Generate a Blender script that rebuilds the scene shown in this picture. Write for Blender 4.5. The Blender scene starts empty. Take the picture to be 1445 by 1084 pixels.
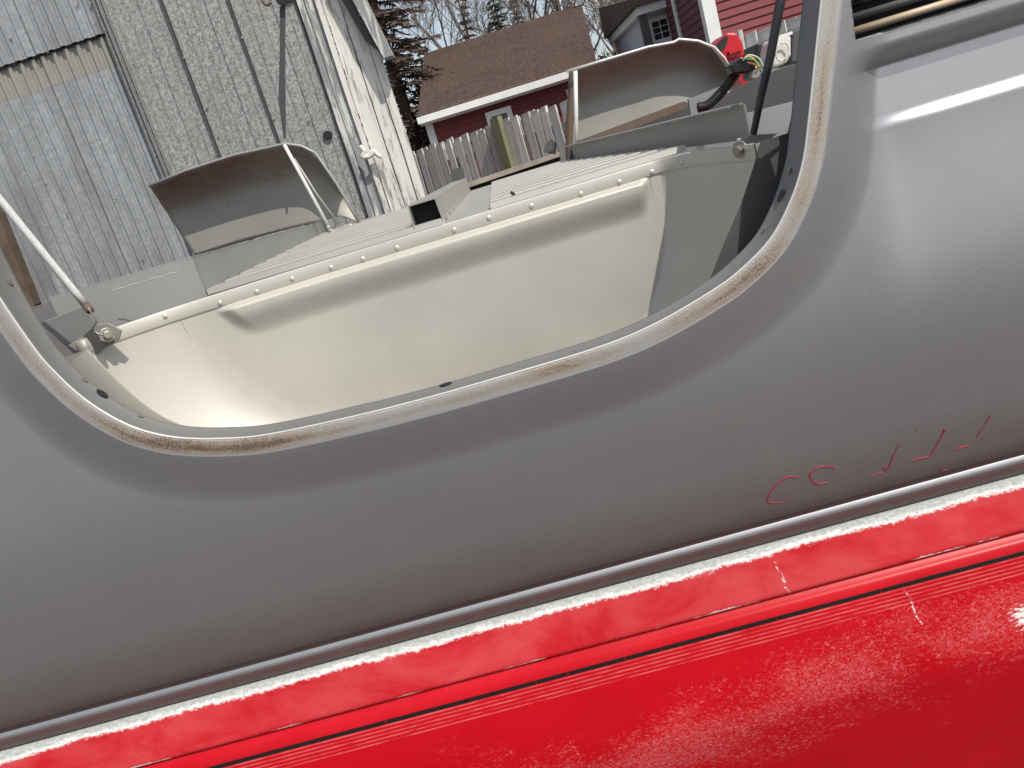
import bpy, bmesh, math, random
from mathutils import Vector
random.seed(7)
R_ = math.radians
scene = bpy.context.scene
C = scene.collection

# ------------------------------------------------------------------ camera, world, sun, exposure
EYE = 1.45
FPX = 1143.0
ro, pi_, ya = R_(17.0), R_(15.2), R_(3.5)
_R0 = Vector((math.cos(ya), math.sin(ya), 0))
CF = Vector((-math.sin(ya)*math.cos(pi_), math.cos(ya)*math.cos(pi_), -math.sin(pi_)))
_U0 = _R0.cross(CF)
CR = math.cos(ro)*_R0 - math.sin(ro)*_U0
CU = math.sin(ro)*_R0 + math.cos(ro)*_U0
cam_d = bpy.data.cameras.new('camera')
cam = bpy.data.objects.new('camera', cam_d)
C.objects.link(cam)
cam_d.sensor_width = 36.0
cam_d.lens = FPX/1445*36
cam_d.clip_start = 0.02
cam_d.clip_end = 3000
M4 = cam.matrix_world.copy()
for i in range(3):
    M4[i][0], M4[i][1], M4[i][2] = CR[i], CU[i], -CF[i]
M4[0][3], M4[1][3], M4[2][3] = 0, 0, EYE
cam.matrix_world = M4
scene.camera = cam

SUN_EL, SUN_AZ = R_(51), R_(39)          # azimuth measured from -Y (behind the camera) towards +X
sun_dir = Vector((math.sin(SUN_AZ)*math.cos(SUN_EL), -math.cos(SUN_AZ)*math.cos(SUN_EL), math.sin(SUN_EL)))
world = bpy.data.worlds.new('World')
scene.world = world
world.use_nodes = True
wn = world.node_tree.nodes
wl = world.node_tree.links
bg = wn['Background']
sky = wn.new('ShaderNodeTexSky')
sky.sky_type = 'NISHITA'
sky.sun_disc = False
sky.sun_elevation = SUN_EL
sky.sun_rotation = math.atan2(sun_dir.x, sun_dir.y)
sky.air_density = 1.0
sky.dust_density = 1.6
hsv = wn.new('ShaderNodeHueSaturation')
hsv.inputs['Saturation'].default_value = 0.6
wl.new(sky.outputs[0], hsv.inputs['Color'])
wl.new(hsv.outputs[0], bg.inputs[0])
bg.inputs[1].default_value = 0.14
sl = bpy.data.lights.new('sun', 'SUN')
sl.energy = 4.0
sl.angle = R_(0.5)
sl.color = (1.0, 0.95, 0.87)
so = bpy.data.objects.new('sun', sl)
so.rotation_euler = sun_dir.to_track_quat('Z', 'Y').to_euler()
so.location = (2, -4, 8)
C.objects.link(so)
vs = scene.view_settings
vs.view_transform = 'Standard'
vs.look = 'None'
vs.exposure = 0.0
vs.gamma = 1
vs.use_curve_mapping = False

# ------------------------------------------------------------------ helpers
def P(px, py, Y=None, Z=None):
    """point of the place seen at a photo pixel, on the plane y=Y or z=Z"""
    d = CF + CR*((px-722.5)/FPX) + CU*((542-py)/FPX)
    t = Y/d.y if Y is not None else (Z-EYE)/d.z
    return Vector((d.x*t, d.y*t, EYE+d.z*t))

def sst(a, b, x):
    t = max(0.0, min(1.0, (x-a)/(b-a)))
    return t*t*(3-2*t)

def catmull(pts, n):
    """resample a polyline as a smooth curve with n points, equal arc length"""
    p = [Vector(q) for q in pts]
    p = [2*p[0]-p[1]] + p + [2*p[-1]-p[-2]]
    dense = []
    for i in range(1, len(p)-2):
        for k in range(24):
            t = k/24
            a, b, c, d = p[i-1], p[i], p[i+1], p[i+2]
            dense.append(0.5*((2*b)+(c-a)*t+(2*a-5*b+4*c-d)*t*t+(3*b-a-3*c+d)*t**3))
    dense.append(p[-2])
    L = [0]
    for i in range(1, len(dense)):
        L.append(L[-1]+(dense[i]-dense[i-1]).length)
    out = []
    j = 0
    for i in range(n):
        s = L[-1]*i/(n-1)
        while j < len(L)-2 and L[j+1] < s:
            j += 1
        f = (s-L[j])/max(1e-9, L[j+1]-L[j])
        out.append(dense[j].lerp(dense[j+1], min(1, f)))
    return out

def mesh_obj(name, verts, faces, mat, parent=None, smooth=False, uvs=None, origin=None):
    me = bpy.data.meshes.new(name)
    me.from_pydata([tuple(v) for v in verts], [], faces)
    if uvs is not None:
        ul = me.uv_layers.new(name='UVMap')
        for poly in me.polygons:
            for li in poly.loop_indices:
                ul.data[li].uv = uvs[me.loops[li].vertex_index]
    if smooth:
        me.polygons.foreach_set('use_smooth', [True]*len(me.polygons))
    me.update()
    if mat: me.materials.append(mat)
    o = bpy.data.objects.new(name, me)
    C.objects.link(o)
    if parent: o.parent = parent
    return o

class MB:
    def __init__(s):
        s.v, s.f = [], []
    def add(s, vs_, fs):
        b = len(s.v)
        s.v += [Vector(v) for v in vs_]
        s.f += [tuple(i+b for i in f) for f in fs]
    def box(s, a, b):
        x0, y0, z0 = a; x1, y1, z1 = b
        s.add([(x0,y0,z0),(x1,y0,z0),(x1,y1,z0),(x0,y1,z0),(x0,y0,z1),(x1,y0,z1),(x1,y1,z1),(x0,y1,z1)],
              [(0,3,2,1),(4,5,6,7),(0,1,5,4),(1,2,6,5),(2,3,7,6),(3,0,4,7)])
    def hexa(s, q):   # 8 corners, bottom ring then top ring
        s.add(q, [(0,3,2,1),(4,5,6,7),(0,1,5,4),(1,2,6,5),(2,3,7,6),(3,0,4,7)])
    def prism(s, poly, off):
        n = len(poly); off = Vector(off)
        poly = [Vector(p) for p in poly]
        s.add(poly+[p+off for p in poly],
              [tuple(range(n))[::-1], tuple(range(n, 2*n))]+[(i, (i+1) % n, n+(i+1) % n, n+i) for i in range(n)])
    def tube(s, pts, r, n=8, r1=None, caps=True):
        pts = [Vector(p) for p in pts]
        rings = []
        m = len(pts)
        for i, p in enumerate(pts):
            d = (pts[min(i+1, m-1)]-pts[max(i-1, 0)]).normalized()
            a = d.cross(Vector((0.13, 0.31, 0.94)))
            if a.length < 1e-3: a = d.cross(Vector((1, 0, 0)))
            a.normalize(); b = d.cross(a)
            rr = r if r1 is None else r+(r1-r)*i/(m-1)
            rings.append([p+a*rr*math.cos(6.28318*k/n)+b*rr*math.sin(6.28318*k/n) for k in range(n)])
        vs_ = [v for g in rings for v in g]
        fs = []
        for i in range(m-1):
            for k in range(n):
                fs.append((i*n+k, i*n+(k+1) % n, (i+1)*n+(k+1) % n, (i+1)*n+k))
        if caps:
            fs.append(tuple(range(n))[::-1]); fs.append(tuple((m-1)*n+k for k in range(n)))
        s.add(vs_, fs)
    def grid(s, rows):
        n = len(rows[0])
        s.add([v for r in rows for v in r],
              [(i*n+j, i*n+j+1, (i+1)*n+j+1, (i+1)*n+j) for i in range(len(rows)-1) for j in range(n-1)])
    def build(s, name, mat, parent=None, smooth=False):
        return mesh_obj(name, s.v, s.f, mat, parent, smooth)

def solid(o, t, off=0.0):
    m = o.modifiers.new('thickness', 'SOLIDIFY'); m.thickness = t; m.offset = off
    return o
def bev(o, w, seg=2):
    m = o.modifiers.new('bevel', 'BEVEL'); m.width = w; m.segments = seg; m.limit_method = 'ANGLE'; m.angle_limit = R_(40)
    return o
def tag(o, label=None, cat=None, group=None, kind=None):
    if label: o['label'] = label
    if cat: o['category'] = cat
    if group: o['group'] = group
    if kind: o['kind'] = kind
    return o
def thing(name, label, cat, loc=(0, 0, 0), group=None):
    o = bpy.data.objects.new(name, None)
    o.empty_display_size = 0.1
    C.objects.link(o); o.location = loc
    return tag(o, label, cat, group)
def adopt(root):
    """keep children where they were built although the empty stands at the thing's base"""
    for ch in list(bpy.data.objects):
        if ch.parent is root:
            ch.location = ch.location - root.location

# ------------------------------------------------------------------ materials
class NT:
    def __init__(s, name):
        s.m = bpy.data.materials.new(name); s.m.use_nodes = True
        s.t = s.m.node_tree; s.n = s.t.nodes; s.l = s.t.links
        s.b = s.n['Principled BSDF']
        s.tc = s.n.new('ShaderNodeTexCoord')
    def link(s, a, b): s.l.new(a, b)
    def mapping(s, scale=(1, 1, 1), src='Object', rot=(0, 0, 0), loc=(0,0,0)):
        m = s.n.new('ShaderNodeMapping'); m.inputs['Scale'].default_value = scale
        m.inputs['Rotation'].default_value = rot; m.inputs['Location'].default_value = loc
        s.link(s.tc.outputs[src], m.inputs[0]); return m.outputs[0]
    def rot2(s, ang, scale, src='Object', axis='Z', loc=(0, 0, 0)):
        a = s.mapping((1, 1, 1), src, rot=(0, ang, 0) if axis == 'Y' else (0, 0, ang))
        m = s.n.new('ShaderNodeMapping'); m.inputs['Scale'].default_value = scale; m.inputs['Location'].default_value = loc
        s.link(a, m.inputs[0]); return m.outputs[0]
    def noise(s, vec, scale, detail=5, rough=0.6, dist=0.0):
        n = s.n.new('ShaderNodeTexNoise'); n.inputs['Scale'].default_value = scale
        n.inputs['Detail'].default_value = detail; n.inputs['Roughness'].default_value = rough
        n.inputs['Distortion'].default_value = dist
        s.link(vec, n.inputs['Vector']); return n.outputs['Fac']
    def voro(s, vec, scale, out='Color'):
        n = s.n.new('ShaderNodeTexVoronoi'); n.inputs['Scale'].default_value = scale
        s.link(vec, n.inputs['Vector']); return n.outputs[out]
    def ramp(s, fac, stops, interp='LINEAR'):
        r = s.n.new('ShaderNodeValToRGB'); r.color_ramp.interpolation = interp
        e = r.color_ramp.elements
        while len(e) < len(stops): e.new(0.5)
        for i, (p, c) in enumerate(stops):
            e[i].position = p
            e[i].color = (c, c, c, 1) if isinstance(c, (int, float)) else (*c, 1)
        s.link(fac, r.inputs[0]); return r.outputs[0]
    def mix(s, fac, a, b, mode='MIX'):
        m = s.n.new('ShaderNodeMix'); m.data_type = 'RGBA'; m.blend_type = mode
        for k, v in ((0, fac), (6, a), (7, b)):
            if isinstance(v, (int, float)) and k == 0: m.inputs[k].default_value = v
            elif isinstance(v, tuple): m.inputs[k].default_value = (*v, 1)
            elif isinstance(v, (int, float)): m.inputs[k].default_value = (v, v, v, 1)
            else: s.link(v, m.inputs[k])
        return m.outputs[2]
    def math(s, op, a, b=None, c=None, clamp=False):
        m = s.n.new('ShaderNodeMath'); m.operation = op; m.use_clamp = clamp
        for k, v in ((0, a), (1, b), (2, c)):
            if v is None: continue
            if isinstance(v, (int, float)): m.inputs[k].default_value = v
            else: s.link(v, m.inputs[k])
        return m.outputs[0]
    def sep(s, src='UV'):
        x = s.n.new('ShaderNodeSeparateXYZ'); s.link(s.tc.outputs[src], x.inputs[0]); return x.outputs
    def set(s, color=None, rough=None, metal=None, spec=None, coat=None):
        for k, v in (('Base Color', color), ('Roughness', rough), ('Metallic', metal), ('Specular IOR Level', spec), ('Coat Weight', coat)):
            if v is None: continue
            if isinstance(v, tuple): s.b.inputs[k].default_value = (*v, 1)
            elif isinstance(v, (int, float)): s.b.inputs[k].default_value = v
            else: s.link(v, s.b.inputs[k])
    def bump(s, h, strength=0.3, dist=0.002):
        b = s.n.new('ShaderNodeBump'); b.inputs['Strength'].default_value = strength
        b.inputs['Distance'].default_value = dist
        s.link(h, b.inputs['Height']); s.link(b.outputs[0], s.b.inputs['Normal'])

MAT = {}
def plain(name, col, rough=0.6, metal=0.0, var=0.15, scale=20, bump=0.0):
    t = NT(name)
    v = t.mapping()
    n = t.noise(v, scale)
    f = t.ramp(n, [(0.3, 1-var), (0.7, 1+var*0.4)])
    t.set(t.mix(1.0, col, f, 'MULTIPLY'), rough, metal)
    if bump: t.bump(n, bump)
    MAT[name] = t.m
    return t.m

def mk_silver(name, tint):
    t = NT(name)
    v = t.mapping()
    fl = t.noise(v, 900, 2, 0.5)
    big = t.noise(v, 5, 4, 0.6)
    dust = t.noise(t.mapping((1, 1, 2.2)), 14, 6, 0.7)
    col = t.mix(t.ramp(big, [(0.35, 0), (0.7, 1)]), (0.405, 0.40, 0.41), (0.435, 0.43, 0.435))
    col = t.mix(t.ramp(fl, [(0.35, 0.0), (0.65, 0.35)]), col, (0.54, 0.54, 0.56))
    col = t.mix(t.ramp(dust, [(0.58, 0), (0.8, 0.4)]), col, (0.42, 0.39, 0.35))
    sm = t.noise(t.mapping((1.5, 1, 5), rot=(0, 0.3, 0)), 5, 5, 0.7, 0.5)
    col = t.mix(t.ramp(sm, [(0.60, 0), (0.72, 0.35)]), col, (0.50, 0.46, 0.41))
    # fine light scratches
    for ry, lo in ((0.5, 0), (-0.75, 3)):
        sc = t.noise(t.rot2(ry, (3, 1, 60), 'Object', 'Y', (lo, 0, 0)), 7, 3, 0.5, 0.4)
        col = t.mix(t.ramp(sc, [(0.70, 0), (0.735, 0.4)]), col, (0.60, 0.59, 0.57))
    spk = t.noise(t.mapping(), 210, 2, 0.5)
    col = t.mix(t.ramp(spk, [(0.76, 0), (0.79, 0.7)]), col, (0.14, 0.13, 0.12))
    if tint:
        # red box's reflection painted into the colour: red-brown towards the bottom edge
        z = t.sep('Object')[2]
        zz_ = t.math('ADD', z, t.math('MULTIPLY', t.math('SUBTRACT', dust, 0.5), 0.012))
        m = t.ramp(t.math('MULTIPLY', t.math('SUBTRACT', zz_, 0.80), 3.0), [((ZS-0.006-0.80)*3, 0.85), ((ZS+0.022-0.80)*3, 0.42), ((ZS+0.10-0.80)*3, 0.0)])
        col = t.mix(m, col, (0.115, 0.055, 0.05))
    t.set(col, t.math('ADD', t.math('MULTIPLY', dust, 0.05), 0.35), 0.80)
    t.bump(fl, 0.06, 0.0005)
    MAT[name] = t.m
def mk_bare(name, base, rough=0.42, metal=0.35, rust=0.0, grime=0.5):
    t = NT(name)
    v = t.mapping()
    a = t.noise(v, 7, 6, 0.65)
    sp = t.noise(v, 160, 3, 0.6)
    col = t.mix(t.ramp(a, [(0.3, 0), (0.75, 1)]), tuple(c*0.90 for c in base), base)
    col = t.mix(t.ramp(sp, [(0.66, 0), (0.76, grime)]), col, tuple(c*0.45 for c in base))
    if rust:
        r = t.noise(v, 9, 7, 0.7, 0.6)
        col = t.mix(t.ramp(r, [(0.62-rust*0.2, 0), (0.72-rust*0.1, 0.8)]), col, (0.17, 0.09, 0.045))
    t.set(col, t.math('ADD', t.math('MULTIPLY', a, 0.2), rough-0.1), metal)
    t.bump(a, 0.05, 0.002)
    MAT[name] = t.m
def mk_rim():
    # worn lip of the opening: dull primer, brown grime patches along its outer half
    t = NT('arch_rim')
    uv = t.sep('UV')
    vec = t.mapping((9, 60, 1), 'UV')
    n1 = t.noise(vec, 1.0, 8, 0.72, 0.3)
    vec2 = t.mapping((3.2, 8, 1), 'UV')
    n2 = t.noise(vec2, 1.0, 3, 0.5)
    fine = t.noise(t.mapping(), 420, 5, 0.75)
    across = t.math('SUBTRACT', 0.9, t.math('ABSOLUTE', t.math('SUBTRACT', t.math('MULTIPLY', uv[1], 50.0), 0.62)))   # v in metres, 0.02 wide
    m = t.math('ADD', t.math('MULTIPLY', n1, 0.5), t.math('MULTIPLY', n2, 1.15))
    m = t.math('SUBTRACT', t.math('ADD', m, t.math('MULTIPLY', across, 0.26)), 0.23)
    m = t.math('ADD', m, t.math('MULTIPLY', t.math('SUBTRACT', fine, 0.5), 0.6))
    col = t.mix(t.ramp(n2, [(0.3, 0), (0.7, 1)]), (0.40, 0.39, 0.38), (0.50, 0.49, 0.46))
    col = t.mix(t.ramp(m, [(0.66, 0), (0.84, 0.75)]), col, (0.34, 0.25, 0.17))
    col = t.mix(t.ramp(m, [(0.84, 0), (0.93, 0.8)]), col, (0.13, 0.09, 0.06))
    t.set(col, 0.5, 0.35)
    t.bump(fine, 0.25, 0.001)
    MAT['rim'] = t.m
def mk_galv():
    t = NT('galvanised_ribbed')
    v = t.mapping()
    vo = t.voro(v, 55)
    bw = t.n.new('ShaderNodeRGBToBW'); t.link(vo, bw.inputs[0])
    a = t.noise(t.mapping((1.6, 1, 0.35)), 3, 6, 0.65)
    col = t.mix(bw.outputs[0], (0.31, 0.325, 0.335), (0.44, 0.455, 0.465))
    col = t.mix(t.ramp(a, [(0.42, 0), (0.68, 0.85)]), col, (0.22, 0.225, 0.225))
    t.set(col, 0.5, 0.35)
    MAT['galv'] = t.m
    t = NT('galvanised_stained')
    v = t.mapping()
    a = t.noise(t.mapping((1, 1, 0.6)), 16, 6, 0.7)
    col = t.mix(a, (0.25, 0.24, 0.21), (0.38, 0.37, 0.33))
    t.set(col, 0.6, 0.2)
    MAT['galv_stain'] = t.m
    t = NT('spangled_zinc')
    v = t.mapping((1, 1, 0.9))
    vo = t.voro(v, 120)
    bw = t.n.new('ShaderNodeRGBToBW'); t.link(vo, bw.inputs[0])
    vo2 = t.voro(v, 70)
    bw2 = t.n.new('ShaderNodeRGBToBW'); t.link(vo2, bw2.inputs[0])
    a = t.noise(t.mapping((3, 1, 0.7)), 2.5, 5, 0.6)
    f = t.math('ADD', t.math('MULTIPLY', bw.outputs[0], 0.7), t.math('MULTIPLY', bw2.outputs[0], 0.3))
    col = t.ramp(f, [(0.25, (0.19, 0.19, 0.185)), (0.48, (0.29, 0.29, 0.28)), (0.75, (0.41, 0.41, 0.395))])
    col = t.mix(t.ramp(a, [(0.4, 0), (0.7, 0.35)]), col, (0.20, 0.20, 0.19))
    t.set(col, 0.55, 0.2)
    MAT['zinc'] = t.m
def mk_whitewood():
    t = NT('peeling_white_paint')
    v = t.mapping((14, 14, 1.6))
    n = t.noise(v, 2.2, 8, 0.72, 0.4)
    g = t.noise(t.mapping((60, 60, 1.5)), 1.5, 5, 0.6)
    wood = t.mix(g, (0.16, 0.155, 0.15), (0.38, 0.36, 0.33))
    paint = t.mix(t.noise(t.mapping(), 3), (0.62, 0.60, 0.54), (0.78, 0.76, 0.70))
    f = t.ramp(n, [(0.51, 0), (0.60, 1)])
    col = t.mix(f, paint, wood)
    t.set(col, 0.75)
    t.bump(t.math('ADD', n, t.math('MULTIPLY', g, 0.3)), 0.5, 0.004)
    MAT['whitewood'] = t.m
    t = NT('grey_peeled_board')
    v = t.mapping((14, 14, 1.8))
    n = t.noise(v, 2.0, 8, 0.72, 0.4)
    g = t.noise(t.mapping((60, 60, 1.5)), 1.5, 5, 0.6)
    wood = t.mix(g, (0.14, 0.15, 0.155), (0.36, 0.37, 0.37))
    t.set(t.mix(t.ramp(n, [(0.42, 0), (0.5, 1)]), (0.60, 0.59, 0.55), wood), 0.8)
    t.bump(n, 0.5, 0.004)
    MAT['greywood'] = t.m
def mk_picket():
    for nm, tint in (('picket', (1, 1, 1)), ('picket_dark', (0.7, 0.7, 0.7)), ('post_green', (0.32, 0.33, 0.20))):
        t = NT(nm)
        g = t.noise(t.mapping((24, 24, 1.6)), 2, 7, 0.7, 0.3)
        k = t.noise(t.mapping((1, 1, 0.8)), 6, 4)
        oi = t.n.new('ShaderNodeObjectInfo')
        col = t.ramp(g, [(0.3, tuple(0.30*c for c in tint)), (0.46, tuple(0.58*c for c in tint)), (0.66, (0.76*tint[0], 0.71*tint[1], 0.62*tint[2]))])
        col = t.mix(t.ramp(k, [(0.55, 0), (0.75, 0.6)]), col, (0.15, 0.14, 0.12))
        b = t.math('ADD', t.math('MULTIPLY', oi.outputs['Random'], 0.4), 0.75)
        col = t.mix(1.0, col, b, 'MULTIPLY')
        t.set(col, 0.85)
        t.bump(g, 0.4, 0.004)
        MAT[nm] = t.m
def mk_red():
    t = NT('worn_red_paint')
    uv = t.sep('UV')
    u, v = uv[0], uv[1]
    big = t.noise(t.mapping((2.5, 5, 1), 'UV'), 1.5, 5, 0.6)
    haze = t.noise(t.mapping((5, 9, 1), 'UV', loc=(3, 1, 0)), 1.6, 6, 0.65, 0.4)
    red = t.mix(t.ramp(big, [(0.3, 0), (0.7, 1)]), (0.41, 0.002, 0.008), (0.49, 0.004, 0.012))
    # chalky bloom, stronger near the top edge
    top = t.ramp(t.math('MULTIPLY', v, 10), [(0.0, 0.42), (0.64, 0.34), (0.68, 0.08), (1.0, 0.0)])
    red = t.mix(t.math('MULTIPLY', top, t.ramp(haze, [(0.38, 0.15), (0.62, 1.0)])), red, (0.62, 0.13, 0.135))
    # crazed and scratched clear coat low on the panel
    vo = t.n.new('ShaderNodeTexVoronoi'); vo.feature = 'DISTANCE_TO_EDGE'; vo.inputs['Scale'].default_value = 1
    dv = t.noise(t.mapping((1, 1, 1), 'UV'), 60, 4, 0.7)
    mp = t.mapping((150, 260, 1), 'UV')
    add = t.n.new('ShaderNodeVectorMath'); add.operation = 'ADD'
    sc3 = t.n.new('ShaderNodeVectorMath'); sc3.operation = 'SCALE'; sc3.inputs['Scale'].default_value = 2.2
    nz = t.n.new('ShaderNodeTexNoise'); nz.inputs['Scale'].default_value = 90; nz.inputs['Detail'].default_value = 3
    t.link(t.tc.outputs['UV'], nz.inputs['Vector'])
    t.link(nz.outputs['Color'], sc3.inputs[0]); t.link(mp, add.inputs[0]); t.link(sc3.outputs[0], add.inputs[1])
    t.link(add.outputs[0], vo.inputs['Vector'])
    net = t.ramp(vo.outputs['Distance'], [(0.0, 1), (0.10, 0.7), (0.2, 0)])
    crz = t.noise(t.mapping((4.0, 6.5, 1), 'UV', loc=(1.3, 4.2, 0)), 1.5, 7, 0.62, 0.3)
    fine = t.noise(t.mapping((1, 1.3, 1), 'UV'), 230, 4, 0.72, 0.8)
    mid = t.noise(t.mapping((1, 1.6, 1), 'UV'), 70, 5, 0.7, 0.8)
    ctr = t.math('ADD', t.math('MULTIPLY', u, -0.14), 0.245)
    band = t.math('SUBTRACT', 1.0, t.math('MULTIPLY', t.math('ABSOLUTE', t.math('SUBTRACT', v, ctr)), 9.0), clamp=True)
    area = t.math('ADD', t.math('MULTIPLY', crz, 0.62), t.math('MULTIPLY', band, 0.26))
    inzone = t.ramp(v, [(0.105, 0), (0.13, 1)])
    f1 = t.math('MULTIPLY', t.math('MULTIPLY', net, t.ramp(area, [(0.47, 0), (0.60, 0.55)])), inzone)
    f2 = t.math('MULTIPLY', t.math('MULTIPLY', t.ramp(fine, [(0.53, 0), (0.565, 1.0)]), t.ramp(t.math('ADD', area, t.math('MULTIPLY', t.math('SUBTRACT', mid, 0.5), 0.5)), [(0.42, 0), (0.56, 1)])), inzone)
    chip = t.noise(t.mapping((1, 1.5, 1), 'UV'), 115, 5, 0.7, 0.6)
    f3 = t.math('MULTIPLY', t.math('MULTIPLY', t.ramp(chip, [(0.60, 0), (0.63, 0.9)]), t.ramp(area, [(0.36, 0), (0.46, 1)])), inzone)
    f1 = t.math('MAXIMUM', t.math('MAXIMUM', f1, f2), f3)
    red = t.mix(t.math('MULTIPLY', f1, 0.62), red, (0.64, 0.17, 0.17))
    # long hairline scratches
    for rot, lo in ((0.10, 0.0), (-0.45, 5.0), (0.75, 9.0), (-1.2, 14.0), (0.35, 21.0)):
        h = t.noise(t.rot2(rot, (16, 420, 1), 'UV', 'Z', (lo, 0, 0)), 1.0, 3, 0.6, 0.5)
        mk = t.math('MULTIPLY', t.ramp(h, [(0.70, 0), (0.74, 0.5)]), inzone)
        red = t.mix(t.math('MULTIPLY', mk, t.ramp(area, [(0.42, 0.1), (0.55, 1)])), red, (0.66, 0.27, 0.25))
    # ghost of removed pin lines just under the black stripe
    st = t.math('FRACT', t.math('MULTIPLY', t.math('SUBTRACT', v, 0.1), 190.0))
    stm = t.ramp(st, [(0.25, 0), (0.45, 1), (0.6, 1), (0.8, 0)])
    zone = t.math('MULTIPLY', t.math('GREATER_THAN', v, 0.1005), t.math('LESS_THAN', v, 0.1245))
    brk = t.ramp(t.noise(t.mapping((22, 140, 1), 'UV'), 1.0, 5, 0.7), [(0.4, 0.15), (0.6, 1)])
    red = t.mix(t.math('MULTIPLY', t.math('MULTIPLY', stm, zone), t.math('MULTIPLY', brk, 0.38)), red, (0.72, 0.30, 0.28))
    # white primer rubbed through: ragged along the top edge, and dashes above the crease
    rag = t.noise(t.mapping((90, 150, 1), 'UV'), 1.0, 9, 0.85, 0.6)
    rag2 = t.noise(t.mapping((6, 6, 1), 'UV'), 1.0, 3)
    edge = t.math('ADD', v, t.math('MULTIPLY', t.math('SUBTRACT', rag, 0.5), 0.026))
    edge = t.math('ADD', edge, t.math('MULTIPLY', t.math('SUBTRACT', rag2, 0.5), 0.016))
    white = t.ramp(t.math('MULTIPLY', edge, 10), [(0.095, 1), (0.125, 0)])
    gp = t.noise(t.mapping((110, 160, 1), 'UV'), 1.5, 6, 0.8)
    grey = t.ramp(t.math('ADD', t.math('MULTIPLY', edge, 10), t.math('MULTIPLY', gp, 0.05)), [(0.065, 1), (0.115, 0)])
    wcol = t.mix(grey, (0.74, 0.73, 0.71), t.mix(t.ramp(gp, [(0.35, 0), (0.65, 1)]), (0.26, 0.275, 0.27), (0.50, 0.51, 0.49)))
    dash = t.noise(t.mapping((11, 5, 1), 'UV', loc=(7, 0, 0)), 1.0, 2)
    spk = t.noise(t.mapping((130, 260, 1), 'UV'), 1.0, 4, 0.8)
    near = t.math('SUBTRACT', 1.0, t.math('MULTIPLY', t.math('ABSOLUTE', t.math('SUBTRACT', v, 0.0635)), 170.0), clamp=True)
    dd = t.math('ADD', t.math('MULTIPLY', near, t.ramp(dash, [(0.42, 0.0), (0.62, 1.0)])), t.math('MULTIPLY', t.math('SUBTRACT', spk, 0.5), 0.9))
    white2 = t.ramp(dd, [(0.42, 0), (0.55, 0.95)])
    white2 = t.math('MULTIPLY', white2, t.math('LESS_THAN', v, 0.0665))
    # white scuff star on the right, drips and nicks
    def blob(cu, cv, ru, rv, thr, str_=1.0):
        du = t.math('DIVIDE', t.math('SUBTRACT', u, cu), ru); dv_ = t.math('DIVIDE', t.math('SUBTRACT', v, cv), rv)
        d = t.math('SQRT', t.math('ADD', t.math('MULTIPLY', du, du), t.math('MULTIPLY', dv_, dv_)))
        s_ = t.noise(t.mapping((70, 240, 1), 'UV', rot=(0, 0, 0.6)), 1.0, 5, 0.75)
        q = t.math('SUBTRACT', t.math('ADD', s_, 0.32), t.math('MULTIPLY', d, 0.42))
        return t.math('MULTIPLY', t.ramp(q, [(thr, 0), (thr+0.05, 1)]), str_)
    sc1 = blob(0.515, 0.180, 0.045, 0.028, 0.56)
    def vline(cu, v0, v1, w):
        wob = t.math('MULTIPLY', t.math('SUBTRACT', t.noise(t.mapping((0, 40, 1), 'UV'), 1.0, 2), 0.5), 0.012)
        a = t.math('LESS_THAN', t.math('ABSOLUTE', t.math('SUBTRACT', t.math('SUBTRACT', u, t.math('MULTIPLY', v, 0.15)), t.math('ADD', wob, cu))), w)
        z = t.math('MULTIPLY', t.math('GREATER_THAN', v, v0), t.math('LESS_THAN', v, v1))
        return t.math('MULTIPLY', t.math('MULTIPLY', a, z), t.ramp(spk, [(0.50, 0), (0.58, 0.9)]))
    w = t.math('MAXIMUM', white, white2)
    w = t.math('MAXIMUM', w, sc1)
    w = t.math('MAXIMUM', w, vline(0.205, 0.02, 0.064, 0.0018))
    w = t.math('MAXIMUM', w, vline(0.345, 0.105, 0.155, 0.0012))
    col = t.mix(w, red, wcol)
    rough = t.math('ADD', t.math('MULTIPLY', w, 0.4), t.ramp(t.math('MULTIPLY', v, 10), [(0.3, 0.5), (1.0, 0.28)]))
    t.set(col, rough, 0.0, 0.16)
    t.bump(t.math('ADD', w, t.math('MULTIPLY', fine, 0.2)), 0.12, 0.0006)
    MAT['red'] = t.m
def mk_roof(name, a, b):
    t = NT(name)
    n = t.noise(t.mapping((5, 2.0, 2.0)), 3.2, 5, 0.75)
    n2 = t.noise(t.mapping(), 1.0, 4)
    col = t.mix(t.ramp(n, [(0.35, 0), (0.65, 1)]), a, b)
    col = t.mix(t.ramp(n2, [(0.4, 0), (0.7, 0.3)]), col, tuple(c*1.2 for c in b))
    t.set(col, 0.9)
    return t.m

mk_rim(); mk_galv(); mk_whitewood(); mk_picket(); mk_red()
mk_bare('housing', (0.555, 0.53, 0.47), 0.47, 0.25, grime=0.45)
mk_bare('floor', (0.50, 0.485, 0.435), 0.45, 0.4, grime=0.3)
mk_bare('member', (0.33, 0.335, 0.325), 0.5, 0.4, grime=0.5)
mk_bare('member_dark', (0.085, 0.083, 0.08), 0.6, 0.05, grime=0.5)
mk_bare('flange', (0.22, 0.215, 0.205), 0.55, 0.25, grime=0.7)
mk_bare('inner_strip', (0.37, 0.355, 0.31), 0.5, 0.3, grime=0.8)
mk_bare('flap', (0.33, 0.315, 0.275), 0.5, 0.35, rust=0.25, grime=0.5)
mk_bare('rusty', (0.15, 0.11, 0.08), 0.7, 0.1, rust=0.6)
plain('black_void', (0.012, 0.013, 0.017), 0.7)
plain('black_rubber', (0.02, 0.02, 0.021), 0.5)
plain('black_gloss', (0.012, 0.012, 0.013), 0.25)
plain('rope_white', (0.70, 0.70, 0.68), 0.6, 0, 0.2, 300)
plain('strap_grey', (0.055, 0.06, 0.066), 0.6, 0, 0.2, 300)
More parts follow.
